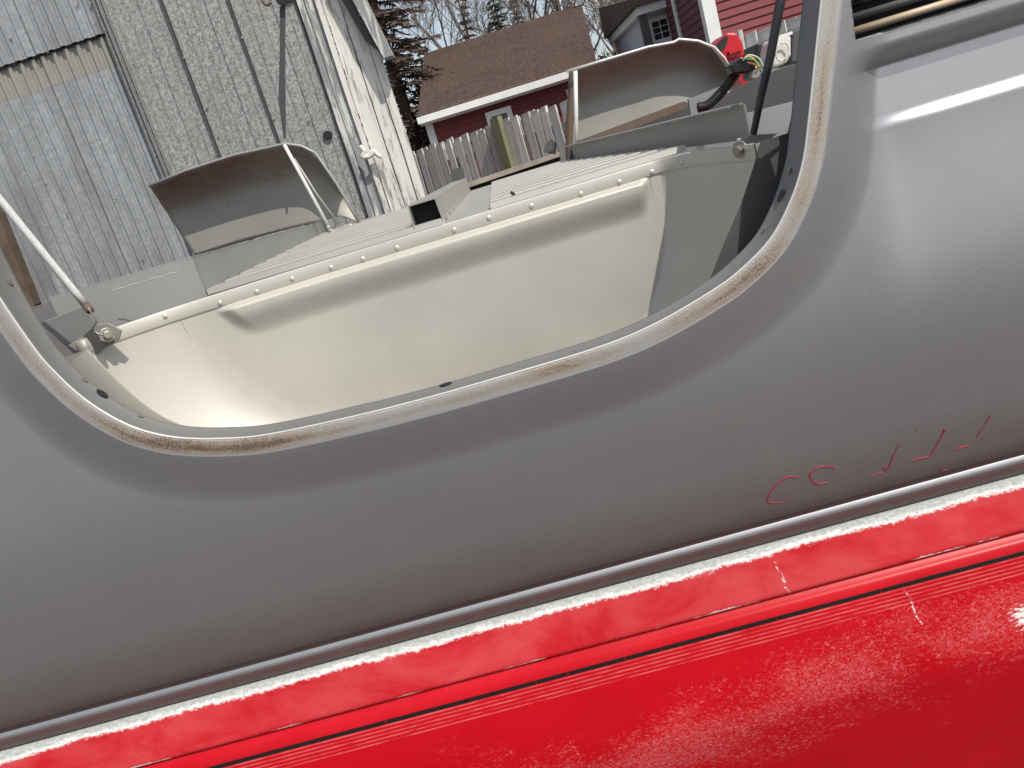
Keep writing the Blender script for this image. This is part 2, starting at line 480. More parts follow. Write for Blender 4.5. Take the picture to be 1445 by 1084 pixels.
plain('dark_rod', (0.035, 0.036, 0.04), 0.45)
plain('bolt', (0.33, 0.31, 0.26), 0.4, 0.6)
plain('marker', (0.36, 0.01, 0.03), 0.5)
plain('trim_white', (0.78, 0.78, 0.76), 0.5, 0, 0.08, 3)
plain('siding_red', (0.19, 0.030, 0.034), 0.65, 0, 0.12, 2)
plain('siding_red_shade', (0.12, 0.028, 0.034), 0.65, 0, 0.12, 2)  # red siding darkened: shade of the side wall put into the colour
plain('glass', (0.03, 0.035, 0.04), 0.08, 0, 0.1)
plain('soil', (0.135, 0.127, 0.118), 0.9, 0, 0.4, 2, 0.3)
plain('jug_red', (0.55, 0.012, 0.02), 0.3)
plain('plastic_white', (0.70, 0.69, 0.62), 0.4)
plain('plank', (0.36, 0.31, 0.25), 0.8, 0, 0.35, 18)
plain('post_brown', (0.12, 0.085, 0.06), 0.85, 0, 0.4, 12)
plain('bark', (0.20, 0.165, 0.14), 0.9, 0, 0.3, 8)
plain('bark_dark', (0.10, 0.07, 0.055), 0.9, 0, 0.3, 8)
mk_bare('chrome', (0.52, 0.40, 0.28), 0.5, 0.2, rust=0.5, grime=0.8)
def leafmat(name, a, b):
    t = NT(name)
    n = t.noise(t.mapping(), 1.6, 4)
    n2 = t.noise(t.mapping(), 14, 3)
    t.set(t.mix(t.math('ADD', t.math('MULTIPLY', n, 0.6), t.math('MULTIPLY', n2, 0.4)), a, b), 0.7)
    MAT[name] = t.m
leafmat('needles_brown', (0.030, 0.018, 0.013), (0.13, 0.085, 0.06))
leafmat('needles_green', (0.012, 0.022, 0.008), (0.07, 0.10, 0.035))

# ------------------------------------------------------------------ ground
gm = MB()
gm.add([(-900, -900, 0), (900, -900, 0), (900, 900, 0), (-900, 900, 0)], [(0, 1, 2, 3)])
tag(gm.build('ground', MAT['soil']), kind='structure')

# ================================================================== SILVER TRUCK BOX (upside down)
FZ = EYE-0.0715                        # height of its upturned floor
box = thing('silver_truck_box', 'silver pickup truck box lying upside down on the red truck box, wheel opening facing us', 'truck box')

# --- outer side panel
LIP = [(-78, 150), (-68, 235), (-52, 305), (-28, 368), (0, 420), (48, 490), (74, 521), (111, 556), (148, 582), (185, 601), (221, 612), (258, 617.5),
       (306, 618.5), (375, 613), (499, 587), (600, 561.5), (707, 531), (843, 490), (925, 456), (1006, 409), (1046, 379), (1087, 336),
       (1115, 283), (1132, 229), (1140, 172), (1148, 95), (1157, 10), (1162, -40)]
YL = 0.900
lip = catmull([P(x, y, Y=YL) for x, y in LIP], 520)
ZT = 1.535
YRAIL = 0.983
ZS = 0.5*(P(0, 1060, Y=YRAIL).z+P(1445, 672.5, Y=YRAIL).z)+0.0375    # bottom of the big panel, above the bead
mk_silver('silver', True); mk_silver('silver_untinted', False)
ztop_l, ztop_r = lip[0].z, lip[-1].z
def normals2(c):
    out = []
    for i in range(len(c)):
        d = (c[min(i+2, len(c)-1)]-c[max(i-2, 0)]); d.y = 0; d.normalize()
        out.append(Vector((d.z, 0, -d.x)))           # points away from the opening
    return out
lipn = normals2(lip)
# make sure they point outward (down at the bottom)
if lipn[260].z > 0: lipn = [-n for n in lipn]

def base_y(x, z):
    """depth of the big panel without the flare"""
    y = 0.924
    y -= 0.006*math.exp(-((z-1.20)/0.16)**2)
    y += 0.060*sst(1.22, 0.83, z)**1.35
    y += 0.0                                      
    # body groove and bright crest, fading out towards the opening
    f = sst(0.368, 0.435, x) if x > 0 else 0.35*(1-sst(-0.74, -0.60, x))
    g = 0.0
    g += 0.022*max(0.0, min(1.0, (1.4475-z)/0.0230))**1.7                   # turns under: the dark groove
    g -= 0.0035*max(0.0, min(1.0, (1.4225-z)/0.052))                 # comes back out
    fc = sst(0.375, 0.50, x) if x > 0 else 0.5
    g -= 0.0062*fc*sst(1.373, 1.359, z)                  # bright crest
    g -= (0.0185-0.0062*fc)*sst(1.36, 1.12, z)                   # back to the plain surface
    y += g*f
    y += 0.004*sst(1.45, 1.56, z)
    return y
RIMW = 0.021
def panel_y(x, z, d):
    y = base_y(x, z)
    w = 0.088
    r = max(0.0, min(1.0, (d-RIMW)/(w-RIMW)))
    rr = r if r < 0.86 else 0.86+(sst(0.86, 1.14, r)*0.28 if r < 1.0 else 0.14)
    k = 1-sst(0, 1, r)*0.35-(1-(1-r)**1.35)*0.65
    tgt = YL+0.0005
    return y*(1-k)+tgt*k - 0.0

# map lip samples to the outer rectangle
iA = min(range(520), key=lambda i: (lip[i]-P(40, 478, Y=YL)).length)
iB = min(range(520), key=lambda i: (lip[i]-P(1075, 352, Y=YL)).length)
XL, XR = -1.75, 1.25
def outer(i):
    if i <= iA:
        t = i/iA; return Vector((XL, 0, ZT+(ZS-ZT)*t))
    if i >= iB:
        t = (i-iB)/(519-iB); return Vector((XR, 0, ZS+(ZT-ZS)*t))
    t = (i-iA)/(iB-iA); return Vector((XL+(XR-XL)*t, 0, ZS))
ds = [RIMW+0.0030*k for k in range(0, 24)]
rows = []
from mathutils import kdtree
kd = kdtree.KDTree(520)
for i, q in enumerate(lip): kd.insert(Vector((q.x, 0, q.z)), i)
kd.balance()
NT_ = 110
fidx = [float(i) for i in range(iB)]+[iB+j/3 for j in range((519-iB)*3+1)]
for fi in fidx:
    i = min(518, int(fi)); fr = fi-i
    lp = lip[i].lerp(lip[i+1], fr); n = lipn[i].lerp(lipn[i+1], fr).normalized()
    q0 = Vector((lp.x, 0, lp.z)); o = outer(fi)
    row = []
    for d in ds:
        p = q0+n*d
        row.append((p.x, p.z, d))
    p0 = Vector((row[-1][0], 0, row[-1][1]))
    for k in range(1, NT_+1):
        t = (k/NT_)**1.25
        p = p0.lerp(o, t)
        dd = kd.find(Vector((p.x, 0, p.z)))[2]
        row.append((p.x, p.z, max(dd, 0.0)))
    rows.append([Vector((x, panel_y(x, z, d), z)) for x, z, d in row])
pm = MB(); pm.grid(rows)
def clip_top(o, z):
    bm = bmesh.new(); bm.from_mesh(o.data)
    bmesh.ops.bisect_plane(bm, geom=bm.verts[:]+bm.edges[:]+bm.faces[:], plane_co=(0, 0, z), plane_no=(0, 0, 1), clear_outer=True)
    bm.to_mesh(o.data); bm.free()
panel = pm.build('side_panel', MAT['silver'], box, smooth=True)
clip_top(panel, ZT)
# side marker opening
mk = [P(1204, 63, Y=0.915), P(1216, -20, Y=0.915), P(1500, -105, Y=0.915), P(1500, -27, Y=0.915)]
zb, zt_ = mk[0].z+0.0035, mk[0].z+0.062
xa, xb = mk[0].x+0.001, mk[0].x+0.185
bm = bmesh.new(); bm.from_mesh(panel.data)
for co, no in (((xa, 0, 0), (1, 0, 0)), ((xb, 0, 0), (1, 0, 0)), ((0, 0, zb), (0, 0, 1)), ((0, 0, zt_), (0, 0, 1))):
    gf = [f for f in bm.faces if xa-0.03 < f.calc_center_median().x < xb+0.03 and zb-0.03 < f.calc_center_median().z < zt_+0.03]
    ge = list({e for f in gf for e in f.edges}); gv = list({v for f in gf for v in f.verts})
    bmesh.ops.bisect_plane(bm, geom=gv+ge+gf, plane_co=co, plane_no=no)
kill = [f for f in bm.faces if xa < f.calc_center_median().x < xb and zb < f.calc_center_median().z < zt_]
bmesh.ops.delete(bm, geom=kill, context='FACES')
bm.to_mesh(panel.data); bm.free()
solid(panel, 0.0012, -1.0)

# rim (flat worn lip) and its bright folded edge, with UV for the grime
vv, ff, uu = [], [], []
prof = [(0.0213, 0.0004), (0.017, 0.0000), (0.010, -0.0006), (0.004, -0.0008), (0.0015, -0.0004), (0.0003, 0.0008)]
L = 0
for i in range(520):
    if i: L += (lip[i]-lip[i-1]).length
    for d, dy in prof:
        p = lip[i]+lipn[i]*d
        vv.append((p.x, YL+dy, p.z)); uu.append((L, d))
n = len(prof)
for i in range(519):
    for j in range(n-1):
        ff.append((i*n+j, i*n+j+1, (i+1)*n+j+1, (i+1)*n+j))
rim = mesh_obj('arch_rim', vv, ff, MAT['rim'], box, True, uu)
clip_top(rim, ZT)
# inner flange
def ring(profile, name, mat, parent, jit=0.0):
    rr = []
    for i in range(520):
        rr.append([Vector(((lip[i]+lipn[i]*d).x, y, (lip[i]+lipn[i]*d).z)) for d, y in profile(i)])
    m = MB(); m.grid(rr)
    o = m.build(name, mat, parent, True); clip_top(o, ZT-0.002)
    return o
random.seed(3)
wav = [0]*520
for k in range(24):
    c0 = random.randrange(520); wd = random.uniform(5, 14); am = random.uniform(-0.0012, 0.0016)
    for i in range(520): wav[i] += am*math.exp(-((i-c0)/wd)**2)
edge = [0.034+wav[i]+0.012*sst(380, 430, i)+0.008*sst(100, 60, i) for i in range(520)]
inner = ring(lambda i: [(0.0003, YL+0.0010), (-0.0004, YL+0.0018), (0.0002, YL+0.004), (0.0004, YL+edge[i]*0.5), (-0.001, YL+edge[i]-0.002), (-0.0022, YL+edge[i])],
             'inner_flange', MAT['flange'], box)
solid(inner, 0.0012, 1.0)
# bright folded bead along the edge
bead = MB()
bead.tube([Vector((lip[i].x, YL+0.0003, lip[i].z))+lipn[i]*0.0008 for i in range(0, 520, 2) if lip[i].z < ZT], 0.00125, 6)
mk_bare('bead', (0.72, 0.71, 0.68), 0.35, 0.3, grime=0.1)
bead.build('folded_edge', MAT['bead'], box, True)
# holes / clips in the flange
def near_lip(px, py):
    q = P(px, py, Y=YL); return min(range(520), key=lambda i: (lip[i]-q).length)
for px, py, off in ((15, 385, 0), (107, 525, 0), (133, 541, .004), (182, 578, 0), (620, 542, 0.003), (1092, 265, 0.004), (1100, 230, 0), (1062, 305, 0)):
    i = near_lip(px+6, py+8); m = MB()
    c0 = Vector((lip[i].x, YL+0.030, lip[i].z))-lipn[i]*(0.0016)
    tdir = (lip[min(i+1, 519)]-lip[max(0, i-1)]).normalized()
    r = 0.006 if off else 0.003
    pts = [c0+tdir*r*math.cos(a*0.5236)*1.3+Vector((0, 1, 0))*r*math.sin(a*0.5236) for a in range(12)]
    m.prism(pts, lipn[i]*-0.0006)
    m.build('flange_hole' if off else 'flange_screw', MAT['black_void'] if off else MAT['bolt'], box)

# --- bead strip and lower strip of the side (next to the seam), straight extrusion
def extrude(profile, x0, x1, name, mat, parent, nx=60, smooth=True, sag=None):
    rr = []
    for y, z in profile:
        rr.append([Vector((x0+(x1-x0)*k/nx, y, z)) for k in range(nx+1)])
    m = MB(); m.grid(rr)
    return m.build(name, mat, parent, smooth)
by = panel_y(0.0, ZS, 0.3)
rail_prof = [(by, ZS), (by+0.0010, ZS-0.002), (by+0.0018, ZS-0.004), (by+0.0019, ZS-0.0050), (by+0.0017, ZS-0.0058), (by-0.0004, ZS-0.0090), (by-0.0012, ZS-0.0130), (by-0.0006, ZS-0.0146),
             (by+0.0010, ZS-0.0160), (by+0.0055, ZS-0.0250), (by+0.0110, ZS-0.0345), (by+0.0125, ZS-0.0368), (by+0.018, ZS-0.0374)]
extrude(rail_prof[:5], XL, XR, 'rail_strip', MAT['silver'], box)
extrude(rail_prof[4:8], XL, XR, 'rail_bead', MAT['silver_untinted'], box)
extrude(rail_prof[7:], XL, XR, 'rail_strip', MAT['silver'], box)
ZSEAM = ZS-0.0375
YSEAM = by+0.007
# body mass behind the skin so light does not leak through
m = MB(); m.box((XL, 0.995, 0.93), (XR, 1.0, 1.10)); m.build('inner_side', MAT['member_dark'], box)

# --- wheel housing: deep pan seen from its open side
cx, cz = -0.128, FZ
AL, AR, b_, NL, NR_ = 0.510, 0.432, 0.400, 2.15, 2.3
NS = 260
def interp(tab, k):
    for (k0, y0), (k1, y1) in zip(tab, tab[1:]):
        if k1 <= k <= k0: return y0+(y1-y0)*(k0-k)/(k0-k1)
    return tab[-1][1] if k < tab[-1][0] else tab[0][1]
def smooth_tab(tab): return [(v.x, v.y) for v in catmull([(a, b, 0) for a, b in tab], 60)]
YR = smooth_tab([(1.0, 1.015), (0.99, 1.045), (0.982, 1.08), (0.974, 1.115), (0.962, 1.155), (0.947, 1.19), (0.930, 1.218), (0.910, 1.242), (0.888, 1.260), (0.866, 1.272), (0.840, 1.278), (0.80, 1.280), (0.0, 1.280)])
YLF = smooth_tab([(1.0, 1.150), (0.965, 1.170), (0.93, 1.189), (0.885, 1.210), (0.835, 1.227), (0.78, 1.239), (0.70, 1.249), (0.53, 1.262), (0.3, 1.275), (0.0, 1.280)])
def pan_y(x, z):
    A, n = (AL, NL) if x < cx else (AR, NR_)
    k = (abs((x-cx)/A)**n+max(0.0, (cz-z)/b_)**n)**(1/n)
    w = sst(0.0, 0.75, (cx-x)/AL)
    return interp(YR, k)*(1-w)+interp(YLF, k)*w, k
def U(s):
    th = math.pi*(1-s)
    c, sn = math.cos(th), math.sin(th)
    A, n = (AL, NL) if c < 0 else (AR, NR_)
    return Vector((cx+A*math.copysign(abs(c)**(2/n), c), 0, cz-b_*abs(sn)**(2/n)))
led_l, led_r = P(312, 441, Y=1.25), P(915, 258, Y=1.27)
def wall_relief(x, z, y):
    lz = led_l.z+(led_r.z-led_l.z)*(x-led_l.x)/(led_r.x-led_l.x)
    t = lz-z
    xl = led_l.x+max(0, t)*0.55; xr = led_r.x-max(0, t)*0.25
    f = sst(xl-0.008, xl+0.024, x)*sst(xr+0.006, xr-0.012, x)
    h = sst(-0.010, 0.0, t)*(1-sst(0.006, 0.052, t))
    return y-0.013*f*h
KS = [1.0-0.2*(j/36)**1.2 for j in range(37)]
rr = []
for i in range(NS+1):
    u = U(i/NS); row = []
    for k in KS:
        x, z = cx+(u.x-cx)*k, cz+(u.z-cz)*k
        row.append(Vector((x, wall_relief(x, z, pan_y(x, z)[0]), z)))
    rr.append(row)
# replace the flat wall by its own fine grid: keep only k >= 0.66 from the pan
rr2 = rr
m = MB(); m.grid(rr2)
pan_edge = [r[-1] for r in rr2]
# wall grid in columns under the top edge
NX, NZ = 230, 110
def wall_bottom(x):
    best = None
    for a, b in zip(pan_edge, pan_edge[1:]):
        if (a.x-x)*(b.x-x) <= 0 and a.x != b.x:
            f = (x-a.x)/(b.x-a.x); return a.z+(b.z-a.z)*f
    return cz
x0, x1 = pan_edge[0].x, pan_edge[-1].x
cols = []
for i in range(NX+1):
    x = x0+(x1-x0)*i/NX
    zb_ = wall_bottom(min(max(x, x0+1e-6), x1-1e-6))
    zb_ = min(zb_, cz-0.0005)
    cols.append([Vector((x, wall_relief(x, cz+(zb_-cz)*(j/NZ), pan_y(x, cz+(zb_-cz)*(j/NZ))[0]), cz+(zb_-cz)*(j/NZ))) for j in range(NZ+1)])
m.grid(cols)
pan = m.build('wheel_housing', MAT['housing'], box, True)
bm = bmesh.new(); bm.from_mesh(pan.data); bmesh.ops.remove_doubles(bm, verts=bm.verts, dist=0.0008)
bmesh.ops.recalc_face_normals(bm, faces=bm.faces); bm.to_mesh(pan.data); bm.free()
pan.data.polygons.foreach_set('use_smooth', [True]*len(pan.data.polygons))
# top flange of the housing: follows the plan of the rim, a strip 3 cm high
plan = []
for k in [1-0.03*j for j in range(0, 33)]: plan.append(Vector((cx-AL*k, pan_y(cx-AL*k, cz)[0], cz)))
for k in [0.03*j for j in range(1, 27)]+[0.81, 0.84, 0.865, 0.89, 0.91, 0.93, 0.947, 0.962, 0.974, 0.982, 0.99, 1.0]: plan.append(Vector((cx+AR*k, pan_y(cx+AR*k, cz)[0], cz)))
plan = catmull(plan, 120)
fl_rows = []
for dz, off in ((-0.001, 0.004), (0.0008, 0.001), (0.0004, -0.0008), (-0.001, -0.0016), (-0.018, -0.0018), (-0.0205, -0.0012), (-0.0215, 0.0006)):
    row = []
    for i, q in enumerate(plan):
        t = (plan[min(i+1, 119)]-plan[max(i-1, 0)]).normalized()
        nr = Vector((-t.y, t.x, 0))
        row.append(Vector((q.x, q.y, cz+dz))+nr*off)
    fl_rows.append(row)
m = MB(); m.grid(fl_rows)
tf = m.build('top_flange', MAT['housing'], box, True)
# outer strip between housing and arch flange
strip = ring(lambda i: [(0.060, 0.984), (0.040, 0.985), (0.026-0.024*sst(175, 110, i), 0.986), (0.024-0.024*sst(175, 110, i), 0.9875)], 'inner_arch_strip', MAT['inner_strip'], box)
clip_top(strip, FZ-0.004)
def cut_x(o, x, keep_left):
    bm = bmesh.new(); bm.from_mesh(o.data)
    bmesh.ops.bisect_plane(bm, geom=bm.verts[:]+bm.edges[:]+bm.faces[:], plane_co=(x, 0, 0), plane_no=(1, 0, 0), clear_outer=keep_left, clear_inner=not keep_left)
    bm.to_mesh(o.data); bm.free()
cut_x(strip, -0.1, True)
strip_shade = ring(lambda i: [(0.050, 0.985), (0.030, 0.986), (0.014, 0.987), (0.012, 0.988)], 'inner_arch_strip', MAT['member_dark'], box)  # right half of the strip, its shade put into a darker colour
cut_x(strip_shade, -0.099, False)
m = MB()
NSt = 120
r1_, r2_ = [], []
for i in range(NSt+1):
    u = U(i/NSt); yy_ = pan_y(u.x, u.z)[0]; r1_.append(Vector((u.x, yy_, u.z))); r2_.append(Vector((cx+(u.x-cx)*1.03, yy_-0.004, cz+(u.z-cz)*1.03)))
m.grid([r1_, r2_]); o = m.build('housing_edge', MAT['inner_strip'], box, True); solid(o, 0.0015)
# rivets (spot weld dimples) along the flange
rv = MB()
for k in range(3):
    rad = [0.0046, 0.0032, 0.0012][k]; hh = [0, 0.0014, 0.0019][k]
    rv.add([(rad*math.cos(a*0.6283), -hh, rad*math.sin(a*0.6283)) for a in range(10)], [])
rv.f = [(k*10+a, k*10+(a+1) % 10, (k+1)*10+(a+1) % 10, (k+1)*10+a) for k in range(2) for a in range(10)]+[tuple(20+a for a in range(10))]
rivet0 = None
for px, py in ((232, 447), (310, 428), (362, 412), (412, 394), (467, 378), (512, 366), (560, 350), (641, 325), (690, 308), (750, 291), (820, 274), (874, 257), (920, 243), (964, 229)):
    q = P(px, py, Y=1.2777)
    for _ in range(6): q = P(px, py, Y=pan_y(q.x, q.z)[0]-0.0018)
    if rivet0 is None:
        rivet0 = rv.build('rivet', MAT['housing'], box, True); rivet0.location = q
    else:
        c = rivet0.copy(); C.objects.link(c); c.location = q; c.parent = box
def on_pan(px, py):
    """walk the ray until it reaches the pan"""
    for j in range(240):
        q = P(px, py, Y=0.99+0.30*j/239); y, k = pan_y(q.x, q.z)
        if k <= 1.02 and q.y >= y: return q
    return P(px, py, Y=1.15)
# --- bolts holding the housing ends
def hexbolt(c, axis, r, name='bolt'):
    axis = axis.normalized(); a = axis.cross(Vector((0, 0, 1))).normalized(); b = axis.cross(a)
    m = MB()
    m.prism([c+a*r*1.75*math.cos(k*0.3927)+b*r*1.75*math.sin(k*0.3927) for k in range(16)], axis*0.0025)
    w = m.build('washer', MAT['bolt'], None); bev(w, 0.0006)
    m = MB()
    c2 = c+axis*0.0027
    m.prism([c2+a*r*math.cos(k*1.0472)+b*r*math.sin(k*1.0472) for k in range(6)], axis*0.0085)
    o = m.build(name, MAT['bolt'], box); bev(o, 0.0008)
    w.parent = o
    return o
bl = P(149, 474, Y=1.149)
hexbolt(bl+Vector((0.003, -0.001, 0)), Vector((0.55, -0.85, 0.1)), 0.0062)
br = on_pan(1048, 210)
hexbolt(br+Vector((-0.003, -0.001, 0)), Vector((-0.75, -0.7, 0.0)), 0.0062)
# end tabs under the bolts
def slab(name, pts, Y, th, mat, parent, b=0.0):
    m = MB(); m.prism([P(x, y, Y=Y) for x, y in pts], (0, th, 0))
    o = m.build(name, mat, parent)
    if b: bev(o, b)
    return o
slab('end_tab', [(96, 488), (122, 470), (134, 458), (152, 456), (172, 466), (168, 480), (150, 490), (138, 500), (112, 498)], 1.150, 0.003, MAT['inner_strip'], box, 0.001)
slab('end_tab', [(1040, 196), (1062, 190), (1098, 188), (1088, 196), (1073, 202), (1072, 212), (1062, 222), (1046, 222), (1038, 208)], 1.065, 0.003, MAT['member'], box, 0.001)

# --- corrugated floor
fl_nl, fl_fl, fl_nr, fl_fr = Vector((-0.500, 1.283, 0)), Vector((-0.590, 2.62, 0)), Vector((0.283, 1.283, 0)), Vector((0.190, 2.62, 0))
def floor_strip(xl0, xl1, xr0, xr1, name):
    """ribs run along x; xl0/xr0 at the near edge, xl1/xr1 at the far edge"""
    nrib = 12; prof = []
    pit = (2.62-1.288)/nrib
    for k in range(nrib):
        y0 = 1.288+pit*k
        for t, h in ((0.0, 0), (0.02, 0.009), (0.46, 0.009), (0.50, 0), (0.98, 0)):
            prof.append((y0+pit*t, h))
    r = []
    for y, h in prof:
        f = (y-1.283)/(2.62-1.283)
        a = xl0+(xl1-xl0)*f; b = xr0+(xr1-xr0)*f
        r.append([Vector((a+(b-a)*k/6, y, FZ+0.001+h)) for k in range(7)])
    m = MB(); m.grid(r); o = m.build(name, MAT['floor'], box); solid(o, 0.0012, -1)
    return o
floor_strip(-0.500, -0.590, -0.1045, -0.1075, 'floor_panel')
floor_strip(-0.030, -0.035, 0.283, 0.190, 'floor_panel')
m = MB(); m.box((-0.110, 1.285, FZ-0.002), (-0.026, 2.62, FZ+0.0012)); m.build('sill_flange', MAT['floor'], box)
# small stones / dirt on floor
for px, py in ((722, 275),):
    q = P(px, py, Z=FZ+0.012); m = MB(); m.tube([q, q+Vector((0.004, 0, 0.003))], 0.004, 6); m.build('rust_speck', MAT['black_rubber'], box)
# middle cross member: hollow hat section open towards us
o1 = [P(577, 297, Y=1.30), P(617, 284, Y=1.30), P(628, 315, Y=1.30), P(586, 328, Y=1.30)]
zc0, zc1 = FZ+0.0015, FZ+0.043
xc0, xc1 = P(582, 312, Y=1.30).x-0.001, P(623, 300, Y=1.30).x+0.001
m = MB()
tw = 0.0022
def hat(y0, y1):
    out = [(xc0, zc0), (xc0+0.002, zc1), (xc1-0.002, zc1), (xc1, zc0)]
    inn = [(xc0+tw, zc0+0.001), (xc0+tw+0.002, zc1-tw), (xc1-tw-0.002, zc1-tw), (xc1-tw, zc0+0.001)]
    A = [Vector((x, y0, z)) for x, z in out]; B = [Vector((x, y1, z)) for x, z in out]
    Ai = [Vector((x, y0, z)) for x, z in inn]; Bi = [Vector((x, y1, z)) for x, z in inn]
    m.add(A+B+Ai+Bi, [(0, 1, 5, 4), (1, 2, 6, 5), (2, 3, 7, 6), (8, 12, 13, 9), (9, 13, 14, 10), (10, 14, 15, 11), (0, 8, 9, 1), (1, 9, 10, 2), (2, 10, 11, 3), (12, 13, 14, 15)])
hat(1.289, 2.58)
mk_bare('sill', (0.40, 0.39, 0.35), 0.5, 0.35, rust=0.1, grime=0.8)
cm = m.build('cross_sill', MAT['sill'], box)
m = MB(); m.box((xc0+0.004, 1.325, zc0+0.0012), (xc1-0.004, 1.329, zc1-0.004)); m.build('sill_shade_plug', MAT['black_void'], cm)  # black plug that paints the shade inside the hollow sill
# tab left of the sill
slab('sill_clip', [(570, 324), (580, 321), (582, 329), (578, 331), (577, 326), (571, 328)], 1.30, 0.006, MAT['member_dark'], box)

# end cross members
def plate(a, b, za, zb, th, name, mat, parent=box, zlow=None, cap=0.0):
    """upright plate from a to b (x,y) with top heights za, zb"""
    a = Vector((*a, 0)); b = Vector((*b, 0)); d = (b-a).normalized(); nr = Vector((-d.y, d.x, 0))*th
    zl = FZ+0.0012 if zlow is None else zlow
    m = MB()
    m.hexa([a+Vector((0, 0, zl)), b+Vector((0, 0, zl)), b+nr+Vector((0, 0, zl)), a+nr+Vector((0, 0, zl)),
            a+Vector((0, 0, za)), b+Vector((0, 0, zb)), b+nr+Vector((0, 0, zb)), a+nr+Vector((0, 0, za))])
    if cap:
        cc = nr.normalized()*cap
        m.hexa([a+Vector((0, 0, za+0.0005)), b+Vector((0, 0, zb+0.0005)), b+cc+Vector((0, 0, zb+0.0005)), a+cc+Vector((0, 0, za+0.0005)),
                a+Vector((0, 0, za+0.003)), b+Vector((0, 0, zb+0.003)), b+cc+Vector((0, 0, zb+0.003)), a+cc+Vector((0, 0, za+0.003))])
    o = m.build(name, mat, parent); return o
plate((-0.503, 1.290), (-0.593, 2.70), FZ+0.062, FZ+0.040, 0.003, 'end_member', MAT['member'], cap=0.02)
plate((-0.700, 1.215), (-0.5035, 1.290), FZ+0.066, FZ+0.062, 0.003, 'end_member', MAT['member'], zlow=FZ-0.06, cap=0.012)
e0, e1 = P(40, 438, Y=1.30), P(305, 360, Y=2.3)
plate((e0.x, e0.y), (e1.x, e1.y), e0.z, e1.z, 0.003, 'end_member', MAT['member'], zlow=FZ-0.05, cap=0.02)
e2 = P(408, 334, Y=2.62)
plate((e1.x, e1.y), (e2.x, e2.y), e1.z-0.010, e2.z, 0.003, 'end_member', MAT['member'], zlow=FZ-0.02)
slab('member_end', [(56, 456), (66, 452), (118, 432), (136, 456), (148, 474), (110, 505)], 1.19, 0.003, MAT['member'], box, 0.001)
# torn paint along the upper member
m = MB()
for px_, ln_ in ((158, 16), (176, 22), (200, 30), (232, 18)):
    a_p, b_p = P(px_, 411-(px_-158)*0.29, Y=1.215), P(px_+ln_, 411-(px_+ln_-158)*0.29, Y=1.215)
    m.tube([a_p, a_p.lerp(b_p, 0.5)+Vector((0, 0, 0.0012)), b_p], 0.0009, 4)
o = m.build('flaked_edge', MAT['bead'], box); o['kind'] = 'stuff'
# right: members towards the tail end
plate((0.325, 1.10), (0.210, 2.42), FZ+0.046, FZ+0.046, -0.003, 'end_member', MAT['member'], cap=-0.02)
slab('tail_plate', [(995, 163), (1040, 122), (1085, 103), (1140, 84), (1145, 128), (1130, 140), (1060, 158)], 1.45, 0.004, MAT['member_dark'], box)
slab('tail_plate', [(1134, 30), (1152, 30), (1150, 160), (1132, 230), (1104, 262), (1112, 190), (1124, 140)], 1.08, 0.004, MAT['member_dark'], box)
slab('gap_shade_sheet', [(1074, 200), (1112, 188), (1114, 240), (1098, 290), (1064, 350), (1001, 398), (1022, 345), (1046, 290), (1064, 235)], 1.004, 0.003, MAT['member_dark'], box)  # dark sheet added as the shade in the gap beside the housing
slab('rusty_rail', [(815, 199), (965, 143), (972, 146), (972, 151), (826, 207), (815, 208)], 2.35, 0.02, MAT['rusty'], box)
slab('tail_rail', [(806, 208), (830, 200), (975, 150), (1015, 135), (1060, 122), (1060, 150), (980, 172), (832, 205), (832, 226), (804, 232)], 2.40, 0.03, MAT['member_dark'], box)
slab('tail_bracket', [(972, 140), (1022, 120), (1026, 128), (1008, 152), (975, 163)], 2.25, 0.02, MAT['member'], box)
for q in ([(1018, 143), (1026, 137), (1060, 125), (1062, 130), (1030, 142), (1020, 147)],):
    slab('slot_edge', q, 2.2, 0.004, MAT['bead'], box)

# far wheel opening: pale folded lip and dark slot behind the floor
slab('far_arch_lip', [(648, 262), (790, 214), (790, 221), (652, 268)], 2.66, 0.03, MAT['plank'], box)
slab('far_arch_slot', [(652, 267), (790, 220), (790, 232), (655, 275)], 2.70, 0.02, MAT['black_void'], box)
slab('far_floor_edge', [(470, 322), (574, 293), (575, 301), (472, 330)], 2.625, 0.004, MAT['floor'], box)
slab('clip_bracket', [(636, 247), (640, 238), (650, 236), (655, 243), (654, 260), (640, 264)], 2.6, 0.02, MAT['member_dark'], box)
slab('clip_bracket', [(768, 215), (770, 203), (778, 196), (786, 203), (784, 218)], 2.6, 0.02, MAT['member_dark'], box)

# --- far lower side sections (seen from inside), curled at the top
def far_flap(name, bot, top, Y, curl, mat, nb=48, nv=26, side_curl=0.0):
    B = catmull([P(x, y, Y=Y) for x, y in bot], nb); T = catmull([P(x, y, Y=Y) for x, y in top], nb)
    rows = []
    curl *= 0.74
    for i in range(nb):
        r = []
        for j in range(nv):
            v = j/(nv-1)
            p = B[i].lerp(T[i], v)
            # belly outwards, then curls back towards the inside at the top
            y = Y+0.02*math.sin(v*math.pi*0.75)-curl*max(0, (v-0.55)/0.45)**2.2
            # small return lip, keeps its place in the view
            r.append(Vector((p.x*(y/Y), y, EYE+(p.z-EYE)*(y/Y))))
        rows.append(r)
    m = MB(); m.grid(rows); o = m.build(name, mat, box, True); solid(o, 0.002)
    return o
t = NT('flap_metal')
v_ = t.mapping()
g_ = t.sep('Generated')
a1 = t.noise(v_, 6, 6, 0.65); a2 = t.noise(v_, 12, 8, 0.75, 0.5)
colf = t.mix(a1, (0.21, 0.205, 0.18), (0.32, 0.31, 0.27))
